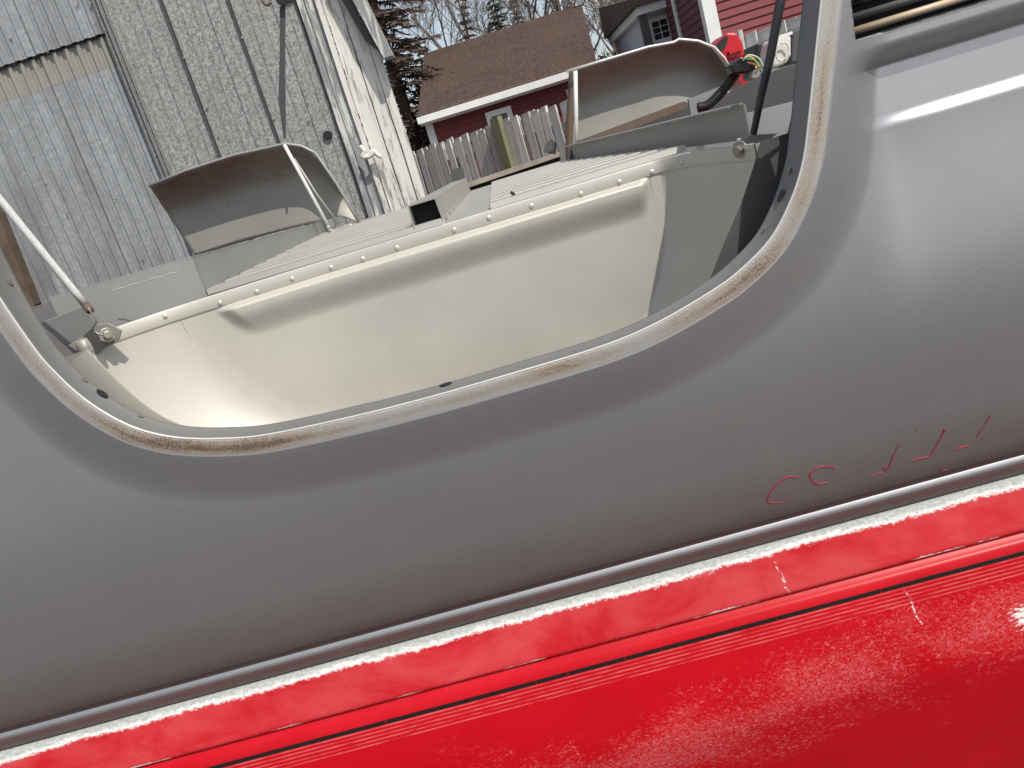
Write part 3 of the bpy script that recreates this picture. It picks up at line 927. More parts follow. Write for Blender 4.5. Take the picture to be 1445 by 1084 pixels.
e1 = t.ramp(t.math('ADD', t.math('MULTIPLY', t.math('SUBTRACT', 1.0, g_[0]), 1.0), t.math('MULTIPLY', a2, 0.35)), [(1.06, 0), (1.2, 0.8)])
colf = t.mix(e1, colf, (0.22, 0.12, 0.06))
e2 = t.ramp(t.math('ADD', t.math('MULTIPLY', g_[2], 0.35), t.math('MULTIPLY', a2, 0.8)), [(0.66, 0), (0.78, 0.6)])
colf = t.mix(e2, colf, (0.20, 0.12, 0.075))
t.set(colf, 0.5, 0.3)
MAT['flapm'] = t.m
far_flap('far_side_section', [(276, 362), (330, 345), (400, 325), (455, 312), (480, 306), (506, 314)],
         [(211, 263), (262, 243), (330, 221), (398, 205), (436, 212), (474, 258)], 2.62, 0.15, MAT['flapm'])
far_flap('far_side_section', [(799, 232), (850, 205), (905, 185), (960, 162), (1000, 148), (1030, 130)],
         [(808, 101), (860, 84), (915, 68), (958, 57), (1002, 66), (1032, 104)], 2.62, 0.115, MAT['flapm'])
# edge flanges of the far sections
def edge_band(pts, Y, w, mat, name='edge_flange'):
    m = MB(); c = catmull([P(x, y, Y=Y) for x, y in pts], 30)
    m.grid([[p for p in c], [p+Vector((w, -0.01, 0)) for p in c]]); o = m.build(name, mat, box, True); solid(o, 0.003); return o
edge_band([(799, 232), (798, 190), (800, 150), (803, 102)], 2.50, 0.022, MAT['rusty'])
m = MB(); m.tube([P(x, y, Y=2.47) for x, y in ((800, 101), (850, 86), (915, 66.5), (951, 60), (958, 55.5), (985, 58), (1008, 67), (1022, 82), (1031, 98))], 0.0042, 6); m.build('folded_edge', MAT['bead'], box, True)
m = MB(); m.tube([P(x, y, Y=2.47) for x, y in ((210, 263), (262, 241), (330, 219), (385, 207), (402, 203), (425, 206), (445, 216), (474, 258), (490, 285), (507, 314))], 0.0045, 6); m.build('folded_edge', MAT['member'], box, True)

# --- tail lamp wiring
def wires():
    root = MB()
    pts = catmull([P(x, y, Y=2.15) for x, y in ((985, 152), (1000, 148), (1020, 128), (1035, 108), (1046, 92))], 26)
    for i, p in enumerate(pts):
        pass
    root.tube(pts, 0.011, 8)
    for i in range(len(pts)-1):
        root.tube([pts[i], pts[i].lerp(pts[i+1], 0.45)], 0.0132, 8)
    h = root.build('wiring_conduit', MAT['black_rubber'], box, True)
    m = MB(); m.prism([P(x, y, Y=2.1) for x, y in ((1030, 92), (1046, 80), (1064, 84), (1068, 98), (1050, 104), (1034, 104))], (0, 0.05, 0)); o = m.build('lamp_connector', MAT['black_gloss'], box); bev(o, 0.004)
    m = MB(); m.prism([P(x, y, Y=2.12) for x, y in ((1056, 98), (1068, 92), (1078, 100), (1070, 112), (1056, 112))], (0, 0.05, 0)); o = m.build('lamp_connector', MAT['member'], box); bev(o, 0.004)
    for col, nm, cc in (((0.75, 0.55, 0.05), 'wire', [(1050, 82), (1058, 80), (1066, 86), (1072, 96)]), ((0.05, 0.35, 0.15), 'wire', [(1052, 84), (1062, 84), (1070, 90), (1074, 102)]),
                        ((0.6, 0.6, 0.55), 'wire', [(1048, 86), (1056, 78), (1070, 82), (1078, 96)]), ((0.35, 0.12, 0.05), 'wire', [(1054, 88), (1060, 90), (1070, 94), (1066, 104)])):
        k = plain('wire_'+str(col[0])[2:4]+str(col[1])[2:4], col, 0.4)
        m = MB(); m.tube(catmull([P(x, y, Y=2.08) for x, y in cc], 10), 0.0021, 6); m.build(nm, k, box, True)
wires()

# --- side marker recess seen through its opening
rec = MB(); rec.box((xa-0.02, 0.975, zb-0.02), (xb+0.02, 0.978, zt_+0.02)); rec_o = rec.build('marker_recess', MAT['black_void'], box)
for k, (zz, mat, rr_) in enumerate(((0.0095, 'chrome', 0.0042), (0.0235, 'member_dark', 0.004), (0.036, 'black_gloss', 0.004), (0.049, 'member_dark', 0.004))):
    m = MB()
    m.tube([(xa+0.004, 0.938, zb+zz), (xb-0.004, 0.938, zb+zz)], rr_, 10)
    m.build('louvre', MAT[mat], rec_o, True)
m = MB()
for p0, p1 in (((xa, zb), (xb, zb)), ((xa, zb), (xa, zt_)), ((xb, zb), (xb, zt_)), ((xa, zt_), (xb, zt_))):
    m.hexa([(p0[0], 0.9212, p0[1]), (p1[0]+0.0005, 0.9212, p1[1]), (p1[0]+0.0005, 0.96, p1[1]), (p0[0], 0.96, p0[1]),
            (p0[0]+0.001, 0.9212, p0[1]+0.001), (p1[0]+0.001, 0.9212, p1[1]+0.001), (p1[0]+0.001, 0.96, p1[1]+0.001), (p0[0]+0.001, 0.96, p0[1]+0.001)])
m.build('recess_edge', MAT['black_rubber'], rec_o)

# --- red grease pencil marks on the panel (upside down, as the box is)
def on_panel(px, py):
    Y = 0.91
    for _ in range(12):
        q = P(px, py, Y=Y); Y = panel_y(q.x, q.z, kd.find(Vector((q.x, 0, q.z)))[2])
    return P(px, py, Y=Y-0.0004)
def zc(x, y): return (900+x/2.651, 560+y/2.651)
strokes = [([(598, 302), (572, 298), (540, 311), (505, 345), (486, 378), (488, 394), (508, 397)], 1.0), ([(508, 397), (540, 394), (570, 380)], 0.5),
           ([(738, 268), (712, 260), (680, 263), (655, 277), (644, 294), (652, 313), (678, 326), (706, 320)], 1.0),
           ([(868, 298), (892, 290), (916, 283)], 0.5), ([(916, 262), (924, 268), (932, 276), (944, 252), (958, 218)], 1.0), ([(958, 218), (968, 198), (976, 174)], 0.5),
           ([(1030, 240), (1058, 229), (1090, 222), (1112, 190), (1136, 150), (1148, 126)], 1.0),
           ([(1188, 198), (1212, 188), (1238, 183)], 0.8), ([(1268, 152), (1286, 122), (1302, 98)], 0.5), ([(1302, 98), (1312, 82), (1318, 72)], 1.1),
           ([(1132, 262), (1137, 275), (1155, 272)], 0.5), ([(642, 290), (648, 300)], 0.9), ([(1142, 122), (1150, 128)], 1.3), ([(1040, 120), (1046, 130)], 0.3)]
mw = MB()
for st, w in strokes:
    c = catmull([on_panel(*zc(*s)) for s in st], max(8, 5*len(st)))
    mw = MB(); mw.tube(c, 0.00072*w+0.0001, 5); mw.build('grease_pencil_mark', MAT['marker'], box)

# ================================================================== RED TRUCK BOX below
redbox = thing('red_truck_box', 'worn red pickup truck box with white primer edge and black pinstripe, under the silver box', 'truck box')
zz = {k: P(663, y, Y=YSEAM-0.012).z for k, y in dict(gap=890, white=912, crease=960, pin=989).items()}
s0 = ZSEAM-0.0022
z_cr = zz['crease']; z_pin = zz['pin']
pr = [(YSEAM+0.05, s0-0.003), (YSEAM+0.010, s0-0.0005), (YSEAM+0.003, s0-0.0012), (YSEAM-0.0005, s0-0.004)]
yy = YSEAM-0.001
z_cr, z_pin = P(663, 960, Y=YSEAM-0.021).z, P(663, 989, Y=YSEAM-0.034).z
n_ = 16
for k in range(1, n_+1):
    f = k/n_; pr.append((yy-0.020*f, s0-0.004+(z_cr+0.004-s0+0.004)*f))
y1_ = pr[-1][0]
pr += [(y1_+0.0008, z_cr+0.0022), (y1_+0.0040, z_cr+0.0002), (y1_+0.0052, z_cr-0.0016), (y1_+0.0045, z_cr-0.0032), (y1_-0.0030, z_cr-0.0070), (y1_-0.0065, z_cr-0.0105)]
y2_ = pr[-1][0]
pr += [(y2_-0.0032, z_pin+0.004), (y2_-0.0038, z_pin+0.002), (y2_-0.0048, z_pin-0.002)]
y3_ = pr[-1][0]; z3_ = pr[-1][1]
for k in range(1, 60):
    f = k/59; dz = 0.62*f
    pr.append((y3_-0.026*math.sin(min(1, f*4.2)*math.pi/2)+0.13*max(0, f-0.18)**1.3, z3_-dz))
# v coordinate: measured so that crease sits at 0.066 and stripe at 0.095..0.1
vco = [0]
for a, b in zip(pr, pr[1:]): vco.append(vco[-1]+math.hypot(a[0]-b[0], a[1]-b[1]))
i_top = 2; i_cr = 3+n_+2; i_pin = next(i for i, q in enumerate(pr) if abs(q[0]-y3_) < 1e-9 and abs(q[1]-z3_) < 1e-9)
v_top, v_cr, v_pin = vco[i_top], vco[i_cr], vco[i_pin]
def remap(v):
    if v <= v_cr: return (v-v_top)/(v_cr-v_top)*0.066
    if v <= v_pin: return 0.066+(v-v_cr)/(v_pin-v_cr)*(0.100-0.066)
    return 0.100+(v-v_pin)
vv, ff, uu = [], [], []
NXR = 80
for (y, z), v in zip(pr, vco):
    for k in range(NXR+1):
        x = XL+(XR-XL)*k/NXR; vv.append((x, y, z)); uu.append((x, remap(v)))
for i in range(len(pr)-1):
    for k in range(NXR): ff.append((i*(NXR+1)+k, i*(NXR+1)+k+1, (i+1)*(NXR+1)+k+1, (i+1)*(NXR+1)+k))
rp = mesh_obj('side_panel', vv, ff, MAT['red'], redbox, True, uu)
# black pinstripe in cut lengths
xs = [-1.7, -0.62, -0.36, -0.145, -0.10, -0.02, 0.03, 0.19, 0.33, 0.62, 1.2]
for a, b in zip(xs, xs[1:]):
    m = MB(); m.box((a+0.0007, y3_-0.0006, z_pin-0.0026), (b-0.0007, y3_+0.002, z_pin+0.0026)); m.build('pinstripe', MAT['black_gloss'], redbox)
# seam shadow gap filler: black strip painting the shade in the joint
m = MB(); m.box((XL, YSEAM+0.014, s0-0.004), (XR, YSEAM+0.03, ZSEAM+0.004)); m.build('seam_shade_strip', MAT['black_rubber'], redbox)
# rest of the red box: inner side, floor, far side
m = MB(); m.box((XL, 1.03, 0.34), (XR, 2.60, 0.36)); m.box((XL, 1.02, 0.34), (XR, 1.026, 0.90)); m.build('bed_floor', MAT['siding_red'], redbox)
m = MB(); m.box((XL, 2.66, 0.34), (XR, 2.70, 0.915)); m.build('far_side', MAT['jug_red'], redbox)
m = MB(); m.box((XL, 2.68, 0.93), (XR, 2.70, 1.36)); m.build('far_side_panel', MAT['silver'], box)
m = MB()
for bx_ in (-1.4, -0.3, 0.9):
    m = MB(); m.box((bx_-0.05, 1.0, 0.0), (bx_+0.05, 2.6, 0.338)); m.build('support_block', MAT['plank'], redbox)

# ================================================================== HOIST ROPES
ct = thing('hoist_rope', 'taut white rope at far left running down to the left bolt of the wheel housing', 'rope')
a, b = P(-95, 165, Y=1.06), P(121, 431, Y=1.12)
m = MB(); m.tube([a.lerp(b, k/12) for k in range(13)], 0.0052, 10); m.build('rope', MAT['rope_white'], ct, True)
m = MB(); m.tube([b, P(127, 438, Y=1.10)], 0.0055, 10); m.build('rope_end', MAT['rusty'], ct, True)
m = MB(); m.tube(catmull([P(x, y, Y=1.10) for x, y in ((124, 434), (133, 448), (136, 456), (131, 462), (136, 470), (146, 473))], 16), 0.0016, 6); m.build('wire_hook', MAT['bolt'], ct, True)
dr = MB(); dr.tube([P(1112, -60, Y=1.02), P(1100, 10, Y=1.02), P(1087, 80, Y=1.03), P(1073, 140, Y=1.04), P(1063, 190, Y=1.05)], 0.0062, 10, 0.0042)
tag(dr.build('hoist_rod', MAT['dark_rod'], None, True), 'dark slim rod at upper right running down to the right end of the wheel housing', 'rod')
st = thing('hanging_strap', 'dark grey strap hanging from a black hook in front of the spangled metal wall', 'strap')
m = MB(); sp = [P(399.5, 8, Y=2.5), P(398.5, 80, Y=2.5), P(398, 140, Y=2.5), P(402, 196, Y=2.5)]
m.add([sp[0]+Vector((-.010, 0, 0)), sp[0]+Vector((.007, 0, 0)), sp[1]+Vector((.008, 0, 0)), sp[2]+Vector((.010, 0, 0)), sp[3]+Vector((.003, 0, 0)), sp[3]+Vector((-.003, 0, 0)), sp[2]+Vector((-.011, 0, 0)), sp[1]+Vector((-.008, 0, 0))],
      [(0, 1, 2, 3, 4, 5, 6, 7)])
o = m.build('strap', MAT['strap_grey'], st); solid(o, 0.004)
m = MB(); m.prism([P(x, y, Y=2.48) for x, y in ((389, 0), (393, -8), (410, -8), (411, 4), (404, 8), (392, 6))], (0, 0.03, 0)); m.build('hook', MAT['black_gloss'], st)
m = MB(); m.tube(catmull([P(x, y, Y=2.49) for x, y in ((371, -6), (371, 2), (377, 7), (382, 3))], 12), 0.005, 6); m.build('hook_tip', MAT['rusty'], st, True)
for lab, tops, bots, w in (('pair of thin white cords tied over the left far curved panel section', (401, 204), (466, 324), 0.0052),
                           ('single white cord hanging down the right far curved panel section by its rusty edge', (812, 100), (814, 224), 0.0062)):
    t_ = thing('tie_cord', lab, 'cord', group=None)
    m = MB(); m.tube([P(*tops, Y=2.42), P((tops[0]+bots[0])/2, (tops[1]+bots[1])/2, Y=2.42), P(*bots, Y=2.42)], w, 8); m.build('cord', MAT['rope_white'], t_, True)
    if bots[0] < 600:
        m = MB(); m.tube([P(415, 224, Y=2.44), P(448, 276, Y=2.44), P(478, 316, Y=2.44)], 0.0035, 6); m.build('cord', MAT['inner_strip'], t_, True)
        m = MB(); m.tube(catmull([P(x, y, Y=2.41) for x, y in ((462, 318), (466, 326), (474, 326), (486, 321), (498, 318))], 12), 0.007, 6); m.build('knot', MAT['inner_strip'], t_, True)
    else:
        m = MB(); m.tube([P(808, 222, Y=2.41), P(815, 228, Y=2.41), P(822, 222, Y=2.41)], 0.008, 6); m.build('knot', MAT['rope_white'], t_, True)

# ================================================================== SHED
YS = 5.0
shed = thing('old_shed', 'old shed clad in ribbed galvanised sheets with peeling white corner boards', 'shed', (-2.2, YS, 0))
def S(px, py): return P(px, py, Y=YS)
xz = [S(195, 200).x]
XB = S(230, 240).x                 # border between ribbed sheets and spangled sheets
XW = S(515, 280).x                 # border between zinc and white boards
def ribbed(xa_, xb_, z0, z1, y, pitch, amp, name, mat, tilt=0.0, kind='wave', seed=0):
    rng = random.Random(seed)
    n = max(2, int(round((xb_-xa_)/pitch)))
    pts = []
    for k in range(n):
        x = xa_+(xb_-xa_)*k/n; w = (xb_-xa_)/n
        big = 1.7 if (kind == 'lap' and k % 4 == 3) else 1.0
        for t, h in ((0.0, 0), (0.06, -amp*big), (0.30, -amp*big), (0.36, 0), (0.66, 0.0), (0.68, -amp*0.35), (0.72, 0)):
            pts.append((x+w*t, y+h))
    pts.append((xb_, y))
    m = MB()
    m.grid([[Vector((x, yv, z0)) for x, yv in pts], [Vector((x, yv, (z0+z1)/2)) for x, yv in pts], [Vector((x, yv, z1)) for x, yv in pts]])
    o = m.build(name, mat, shed, False); solid(o, 0.001, 1)
    return o
zl1, zl2 = S(70, 74).z, S(70, 100).z
zl1 = S(75, 72).z; zl2 = S(75, 122).z
x_ = XB
sheets = []
sw = 0.42
kk = 0
while x_ > -4.3:
    ribbed(x_-sw, x_+0.012, 0.05, zl2, YS+0.002*(kk % 2), sw/6, 0.016, 'ribbed_sheet', MAT['galv'], seed=kk)
    ribbed(x_-sw, x_+0.012, zl2+0.001, zl1+0.03, YS+0.001+0.002*(kk % 2), sw/6, 0.016, 'stained_sheet', MAT['galv_stain'], seed=kk)
    ribbed(x_-sw, x_+0.012, zl1, 4.3, YS-0.022+0.002*(kk % 2), sw/6, 0.016, 'upper_ribbed_sheet', MAT['galv'], seed=kk+9)
    x_ -= sw; kk += 1
# overlap strip in the upper sheet (dark slot under it)
m = MB(); m.box((x_, YS-0.016, zl1-0.012), (XB+0.012, YS-0.012, zl1+0.004)); m.build('overlap_slot', MAT['black_void'], shed)
# spangled sheets, plain with fine ribs and lap joints
nz_ = 3
wz = (XW-XB)/nz_
for k in range(nz_):
    xa_ = XB+0.012+wz*k*0.985
    ribbed(xa_, xa_+wz*1.01, 0.05, 4.3, YS-0.035-0.004*k, wz/5, 0.0055, 'spangled_sheet', MAT['zinc'], kind='lap')
for k in range(nz_+1):
    xa_ = XB+0.006+wz*k*0.985
    m = MB(); m.box((xa_-0.0022, YS-0.060, 0.05), (xa_+0.0022, YS-0.03, 4.3)); m.build('lap_joint', MAT['member_dark'] if k else MAT['zinc'], shed)
    if k == 0:
        for q in (0.02, 0.045):
            m = MB(); m.box((xa_+q, YS-0.058, 0.05), (xa_+q+0.006, YS-0.03, 4.3)); m.build('lap_joint', MAT['member'], shed)
# screws
sm = MB(); sm.tube([Vector((0, 0, 0)), Vector((0, -0.008, 0))], 0.0065, 8)
sc0 = None
for px, py in ((113, 3), (137, 36), (70, 74), (50, 221), (128, 200), (67, 259), (143, 233), (178, 112), (224, 219), (132, 6), (203, 365), (265, 83), (296, 152), (312, 192), (390, 168), (346, 55), (438, 170), (20, 55), (95, 300), (165, 280)):
    q = S(px, py)
    if sc0 is None: sc0 = sm.build('screw', MAT['inner_strip'], shed); c = sc0
    else: c = sc0.copy(); C.objects.link(c); c.parent = shed
    c.location = Vector((q.x, YS-(0.050 if q.x > XB else (0.034 if q.z > zl1 else 0.012)), q.z))
m = MB(); kn = P(462, 191, Y=YS-0.06); m.prism([kn+Vector((0.030*math.cos(a*0.7)*(1+0.2*math.sin(a*3)), 0, 0.026*math.sin(a*0.7))) for a in range(9)], (0, 0.01, 0)); m.build('rust_hole', MAT['black_void'], shed)
# peeling boards and battens at the corner
def vboard(xa_, xb_, z0, z1, y0, th, mat, name='board', lean=0.0):
    m = MB()
    n = 14; A = []; B = []
    rng = random.Random(int(xa_*1000))
    for k in range(n+1):
        z = z0+(z1-z0)*k/n; j = rng.uniform(-0.0035, 0.0035)
        A.append(Vector((xa_+j+lean*(z-1.4), y0, z))); B.append(Vector((xb_+j*0.7+lean*(z-1.4), y0, z)))
    off = Vector((0, th, 0))
    m.grid([A, B]); m.grid([[p+off for p in B], [p+off for p in A]]); m.grid([B, [p+off for p in B]]); m.grid([[p+off for p in A], A])
    m.add([A[-1], B[-1], B[-1]+off, A[-1]+off], [(0, 1, 2, 3)])
    return m.build(name, mat, shed)
xw2 = S(602, 275).x
wB = xw2-XW
cuts = [(0.0, 0.10, 'greywood', 0.05), (0.105, 0.27, 'greywood', 0.03), (0.275, 0.36, 'whitewood', 0.055), (0.37, 0.62, 'whitewood', 0.03), (0.635, 0.86, 'whitewood', 0.036), (0.87, 1.0, 'whitewood', 0.05)]
for a, b, mt, pr_ in cuts:
    vboard(XW+wB*a, XW+wB*b-0.003, 0.1, 4.3 if b < 0.8 else 2.55-0.0*(b), YS-0.03-pr_, 0.05, MAT[mt])
# return wall to the right/back and rake boards of the roof
m = MB(); m.hexa([(-4.6, YS+0.03, 0), (xw2-0.06, YS+0.03, 0), (xw2-0.6, YS+3, 0), (-4.6, YS+3, 0), (-4.6, YS+0.03, 4.2), (xw2-0.9, YS+0.03, 4.2), (xw2-1.4, YS+3, 4.2), (-4.6, YS+3, 4.2)]); m.build('inner_wall', MAT['post_brown'], shed)
ra, rb, rc = S(556, 84), S(500, -40), S(515, 0)
m = MB(); m.prism([S(560, 84), S(548, 88), S(534, 62), S(496, -10), S(470, -60), S(486, -68)], (0, 0.12, 0)); m.build('rake_board', MAT['greywood'], shed).location = (0, -0.20, 0)
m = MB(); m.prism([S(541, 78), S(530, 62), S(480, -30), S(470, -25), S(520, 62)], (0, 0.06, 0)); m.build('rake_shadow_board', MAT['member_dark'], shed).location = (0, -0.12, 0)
m = MB(); m.tube(catmull([P(x, y, Y=4.86) for x, y in ((508, 206), (514, 214), (511, 222), (520, 220), (526, 213), (532, 218), (538, 222))], 30), 0.013, 6)
m.tube(catmull([P(x, y, Y=4.86) for x, y in ((513, 218), (519, 222), (530, 214))], 12), 0.012, 6); m.build('knotted_rag', MAT['plastic_white'], shed, True)
m = MB(); xq = S(20, 400).x
m.prism([P(x, y, Y=4.7) for x, y in ((-40, 260), (-20, 262), (48, 430), (44, 470), (12, 470))], (0, 0.08, 0)); m.build('door_post', MAT['post_brown'], shed)
adopt(shed)

# ================================================================== FENCE
fa, fb = Vector((-0.728, 8.58, 0)), Vector((0.721, 7.22, 0))
fd = (fb-fa).normalized(); fn = Vector((-fd.y, fd.x, 0))
fence = thing('picket_fence', 'weathered grey wooden fence with alternating pickets behind the truck boxes', 'fence', (0, 7.9, 0))
F0, F1 = fa-fd*2.2, fa+fd*6.2
Lf = (F1-F0).length
pw, pitch = 0.090, 0.0575
pk = MB()
pk.add([(-pw/2, 0, 0), (pw/2, 0, 0), (pw/2, 0.018, 0), (-pw/2, 0.018, 0), (-pw/2, 0, 1.72), (pw/2, 0, 1.72), (pw/2, 0.018, 1.72), (-pw/2, 0.018, 1.72),
        (-pw/2+0.003, 0, 1.745), (pw/2-0.002, 0, 1.752), (pw/2-0.002, 0.018, 1.752), (-pw/2+0.003, 0.018, 1.745)],
       [(0, 1, 5, 4), (4, 5, 9, 8), (1, 2, 6, 5), (5, 6, 10, 9), (2, 3, 7, 6), (6, 7, 11, 10), (3, 0, 4, 7), (7, 4, 8, 11), (8, 9, 10, 11)])
p0 = None
ang = math.atan2(fd.y, fd.x)
rng = random.Random(5)
n = int(Lf/pitch)
for k in range(n):
    s = k*pitch
    q = F0+fd*s
    back = k % 2
    dy = 0.042 if back else -0.020
    if p0 is None: p0 = pk.build('picket', MAT['picket'], fence); c = p0
    else: c = p0.copy(); C.objects.link(c); c.parent = fence
    c.location = q+fn*dy+Vector((0, 0, rng.uniform(-0.025, 0.02)))
    c.rotation_euler = (0, rng.uniform(-0.016, 0.016), ang)
    c.scale = (rng.uniform(0.84, 1.05), 1, 1)
for z in (0.5, 1.05, 1.50):
    m = MB(); A, B = F0, F1
    m.hexa([A+Vector((0, 0, z)), B+Vector((0, 0, z)), B+fn*0.04+Vector((0, 0, z)), A+fn*0.04+Vector((0, 0, z)),
            A+Vector((0, 0, z+0.075)), B+Vector((0, 0, z+0.075)), B+fn*0.04+Vector((0, 0, z+0.075)), A+fn*0.04+Vector((0, 0, z+0.075))])
    m.build('rail', MAT['picket_dark'], fence).location = fn*-0.0
gp_ = P(713, 163, Y=7.85)
s_g = (Vector((gp_.x, gp_.y, 0))-F0).dot(fd)
for s, mt in ((s_g, 'post_green'), (s_g-2.4, 'picket_dark'), (s_g+2.4, 'picket_dark'), (s_g+4.8, 'picket_dark')):
    q = F0+fd*s; m = MB()
    h = 0.05
    qa = q-fn*0.075
    m.hexa([qa-fd*h, qa+fd*h, qa+fd*h+fn*0.06, qa-fd*h+fn*0.06]+[v+Vector((0, 0, 1.80)) for v in (qa-fd*h, qa+fd*h, qa+fd*h+fn*0.06, qa-fd*h+fn*0.06)])
    m.build('post', MAT[mt], fence)
adopt(fence)

# ================================================================== HOUSES
def clap(m, A, B, z0, z1, step, nrm, dep=0.02):
    """horizontal lap siding between plan points A and B"""
    A = Vector((*A, 0)); B = Vector((*B, 0)); nrm = Vector((*nrm, 0)).normalized()
    z = z0
    while z < z1-1e-4:
        zt2 = min(z+step, z1)
        m.hexa([A+nrm*dep+Vector((0, 0, z)), B+nrm*dep+Vector((0, 0, z)), B-nrm*0.02+Vector((0, 0, z)), A-nrm*0.02+Vector((0, 0, z)),
                A+nrm*0.001+Vector((0, 0, zt2)), B+nrm*0.001+Vector((0, 0, zt2)), B-nrm*0.02+Vector((0, 0, zt2)), A-nrm*0.02+Vector((0, 0, zt2))])
        z += step
h1 = thing('red_garage', 'red sided building with brown shingle roof and white eaves behind the fence', 'building', (0.5, 16, 0))
eL, eR = P(590, 165, Y=15.7), P(842, 88, Y=15.7)
rL, rR = P(600, 81, Y=19.2), P(820, 3, Y=19.2)
ez = (eL.z+eR.z)/2; rz = (rL.z+rR.z)/2
eL.z = eR.z = ez; rL.z = rR.z = rz
MAT['roof_brown'] = mk_roof('brown_shingles', (0.060, 0.038, 0.030), (0.125, 0.082, 0.064))
m = MB()
# shingle courses with small steps
nc = 34
for k in range(nc):
    f0, f1 = k/nc, (k+1)/nc
    a, b = eL.lerp(rL, f0), eR.lerp(rR, f0); c, d = eR.lerp(rR, f1), eL.lerp(rL, f1)
    u_ = Vector((0, 0, 0.035)); w_ = Vector((0, 0, 0.012)); dn = Vector((0, 0, -0.05))
    m.hexa([a+dn, b+dn, c+dn, d+dn, a+u_, b+u_, c+w_, d+w_])
o = m.build('roof', MAT['roof_brown'], h1); o['kind'] = 'stuff'
back = (rL-eL); 
m = MB(); m.hexa([rL+Vector((0, 0, -.06)), rR+Vector((0, 0, -.06)), rR+Vector((back.x, back.y, -back.z)), rL+Vector((back.x, back.y, -back.z)), rL+Vector((0, 0, .02)), rR+Vector((0, 0, .02)), rR+Vector((back.x, back.y, -back.z+.08)), rL+Vector((back.x, back.y, -back.z+.08))])
m.build('back_roof', MAT['roof_brown'], h1)
m = MB(); m.box((eL.x-0.03, 15.60, ez-0.13), (eR.x+0.03, 15.69, ez-0.01)); m.build('gutter', MAT['trim_white'], h1)
m = MB(); m.box((eL.x, 15.70, ez-0.16), (eR.x, 16.0, ez-0.13)); m.build('soffit', MAT['trim_white'], h1)
wl0 = P(606, 176, Y=16.0).x; wr0 = eR.x-0.25
m = MB(); clap(m, (wl0, 16.0), (wr0, 16.0), 0.0, ez-0.13, 0.105, (0, -1)); o = m.build('siding', MAT['siding_red'], h1); o['kind'] = 'stuff'
m = MB(); m.box((wl0-0.08, 15.94, 0), (wl0+0.06, 16.1, ez-0.13)); m.build('corner_trim', MAT['trim_white'], h1)
m = MB(); m.box((wl0, 16.03, 0), (wr0, 16.0+2*back.y-0.6, ez-0.15)); m.build('wall', MAT['siding_red_shade'], h1)
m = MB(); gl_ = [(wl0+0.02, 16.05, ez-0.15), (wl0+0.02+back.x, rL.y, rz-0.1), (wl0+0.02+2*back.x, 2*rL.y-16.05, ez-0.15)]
m.prism(gl_, (0.1, 0, 0)); m.prism([(wr0-0.12, 16.05, ez-0.15), (wr0-0.12+back.x, rR.y, rz-0.1), (wr0-0.12+2*back.x, 2*rR.y-16.05, ez-0.15)], (0.1, 0, 0)); m.build('gable', MAT['siding_red_shade'], h1)
for (a, b) in (((684, 160), (720, 149)), ((798, 127), (836, 116))):
    q0, q1 = P(*a, Y=15.95), P(*b, Y=15.95)
    zt2 = (q0.z+q1.z)/2
    m = MB()
    m.box((q0.x, 15.90, zt2-0.10), (q1.x, 15.965, zt2)); m.box((q0.x, 15.90, zt2-1.1), (q0.x+0.10, 15.965, zt2-0.10)); m.box((q1.x-0.10, 15.90, zt2-1.1), (q1.x, 15.965, zt2-0.10)); m.box((q0.x, 15.90, zt2-1.2), (q1.x, 15.965, zt2-1.1))
    wf = m.build('window', MAT['trim_white'], h1)
    m = MB(); m.box((q0.x+0.1, 15.945, zt2-1.1), (q1.x-0.1, 15.96, zt2-0.1)); m.build('pane', MAT['glass'], wf)
adopt(h1)

Y2 = 11.5
h2 = thing('red_house', 'two storey red sided house with white corner trim and grey porch wing at upper right', 'house', (4.2, Y2, 0))
c0 = P(1014, 50, Y=Y2)
m = MB(); clap(m, (c0.x, Y2), (c0.x+6, Y2+0.2), 0, 4.2, 0.105, (0.03, -1)); o = m.build('siding', MAT['siding_red'], h2); o['kind'] = 'stuff'
m = MB(); m.box((c0.x-0.14, Y2-0.05, 0), (c0.x+0.03, Y2+0.12, 4.2)); m.build('corner_trim', MAT['trim_white'], h2)
c1 = P(946, 40, Y=14.0)
m = MB(); clap(m, (c0.x-0.10, Y2+0.05), (c1.x, 14.0), 0, 4.2, 0.105, (-1, -0.3)); o = m.build('siding', MAT['siding_red_shade'], h2); o['kind'] = 'stuff'
m = MB(); m.hexa([Vector((c0.x, Y2+0.06, 0)), Vector((c0.x+6, Y2+0.3, 0)), Vector((c0.x+6, 17, 0)), Vector((c1.x+0.1, 14.0, 0))]+[Vector((c0.x, Y2+0.06, 4.1)), Vector((c0.x+6, Y2+0.3, 4.1)), Vector((c0.x+6, 17, 4.1)), Vector((c1.x+0.1, 14.0, 4.1))]); m.build('wall', MAT['siding_red_shade'], h2)
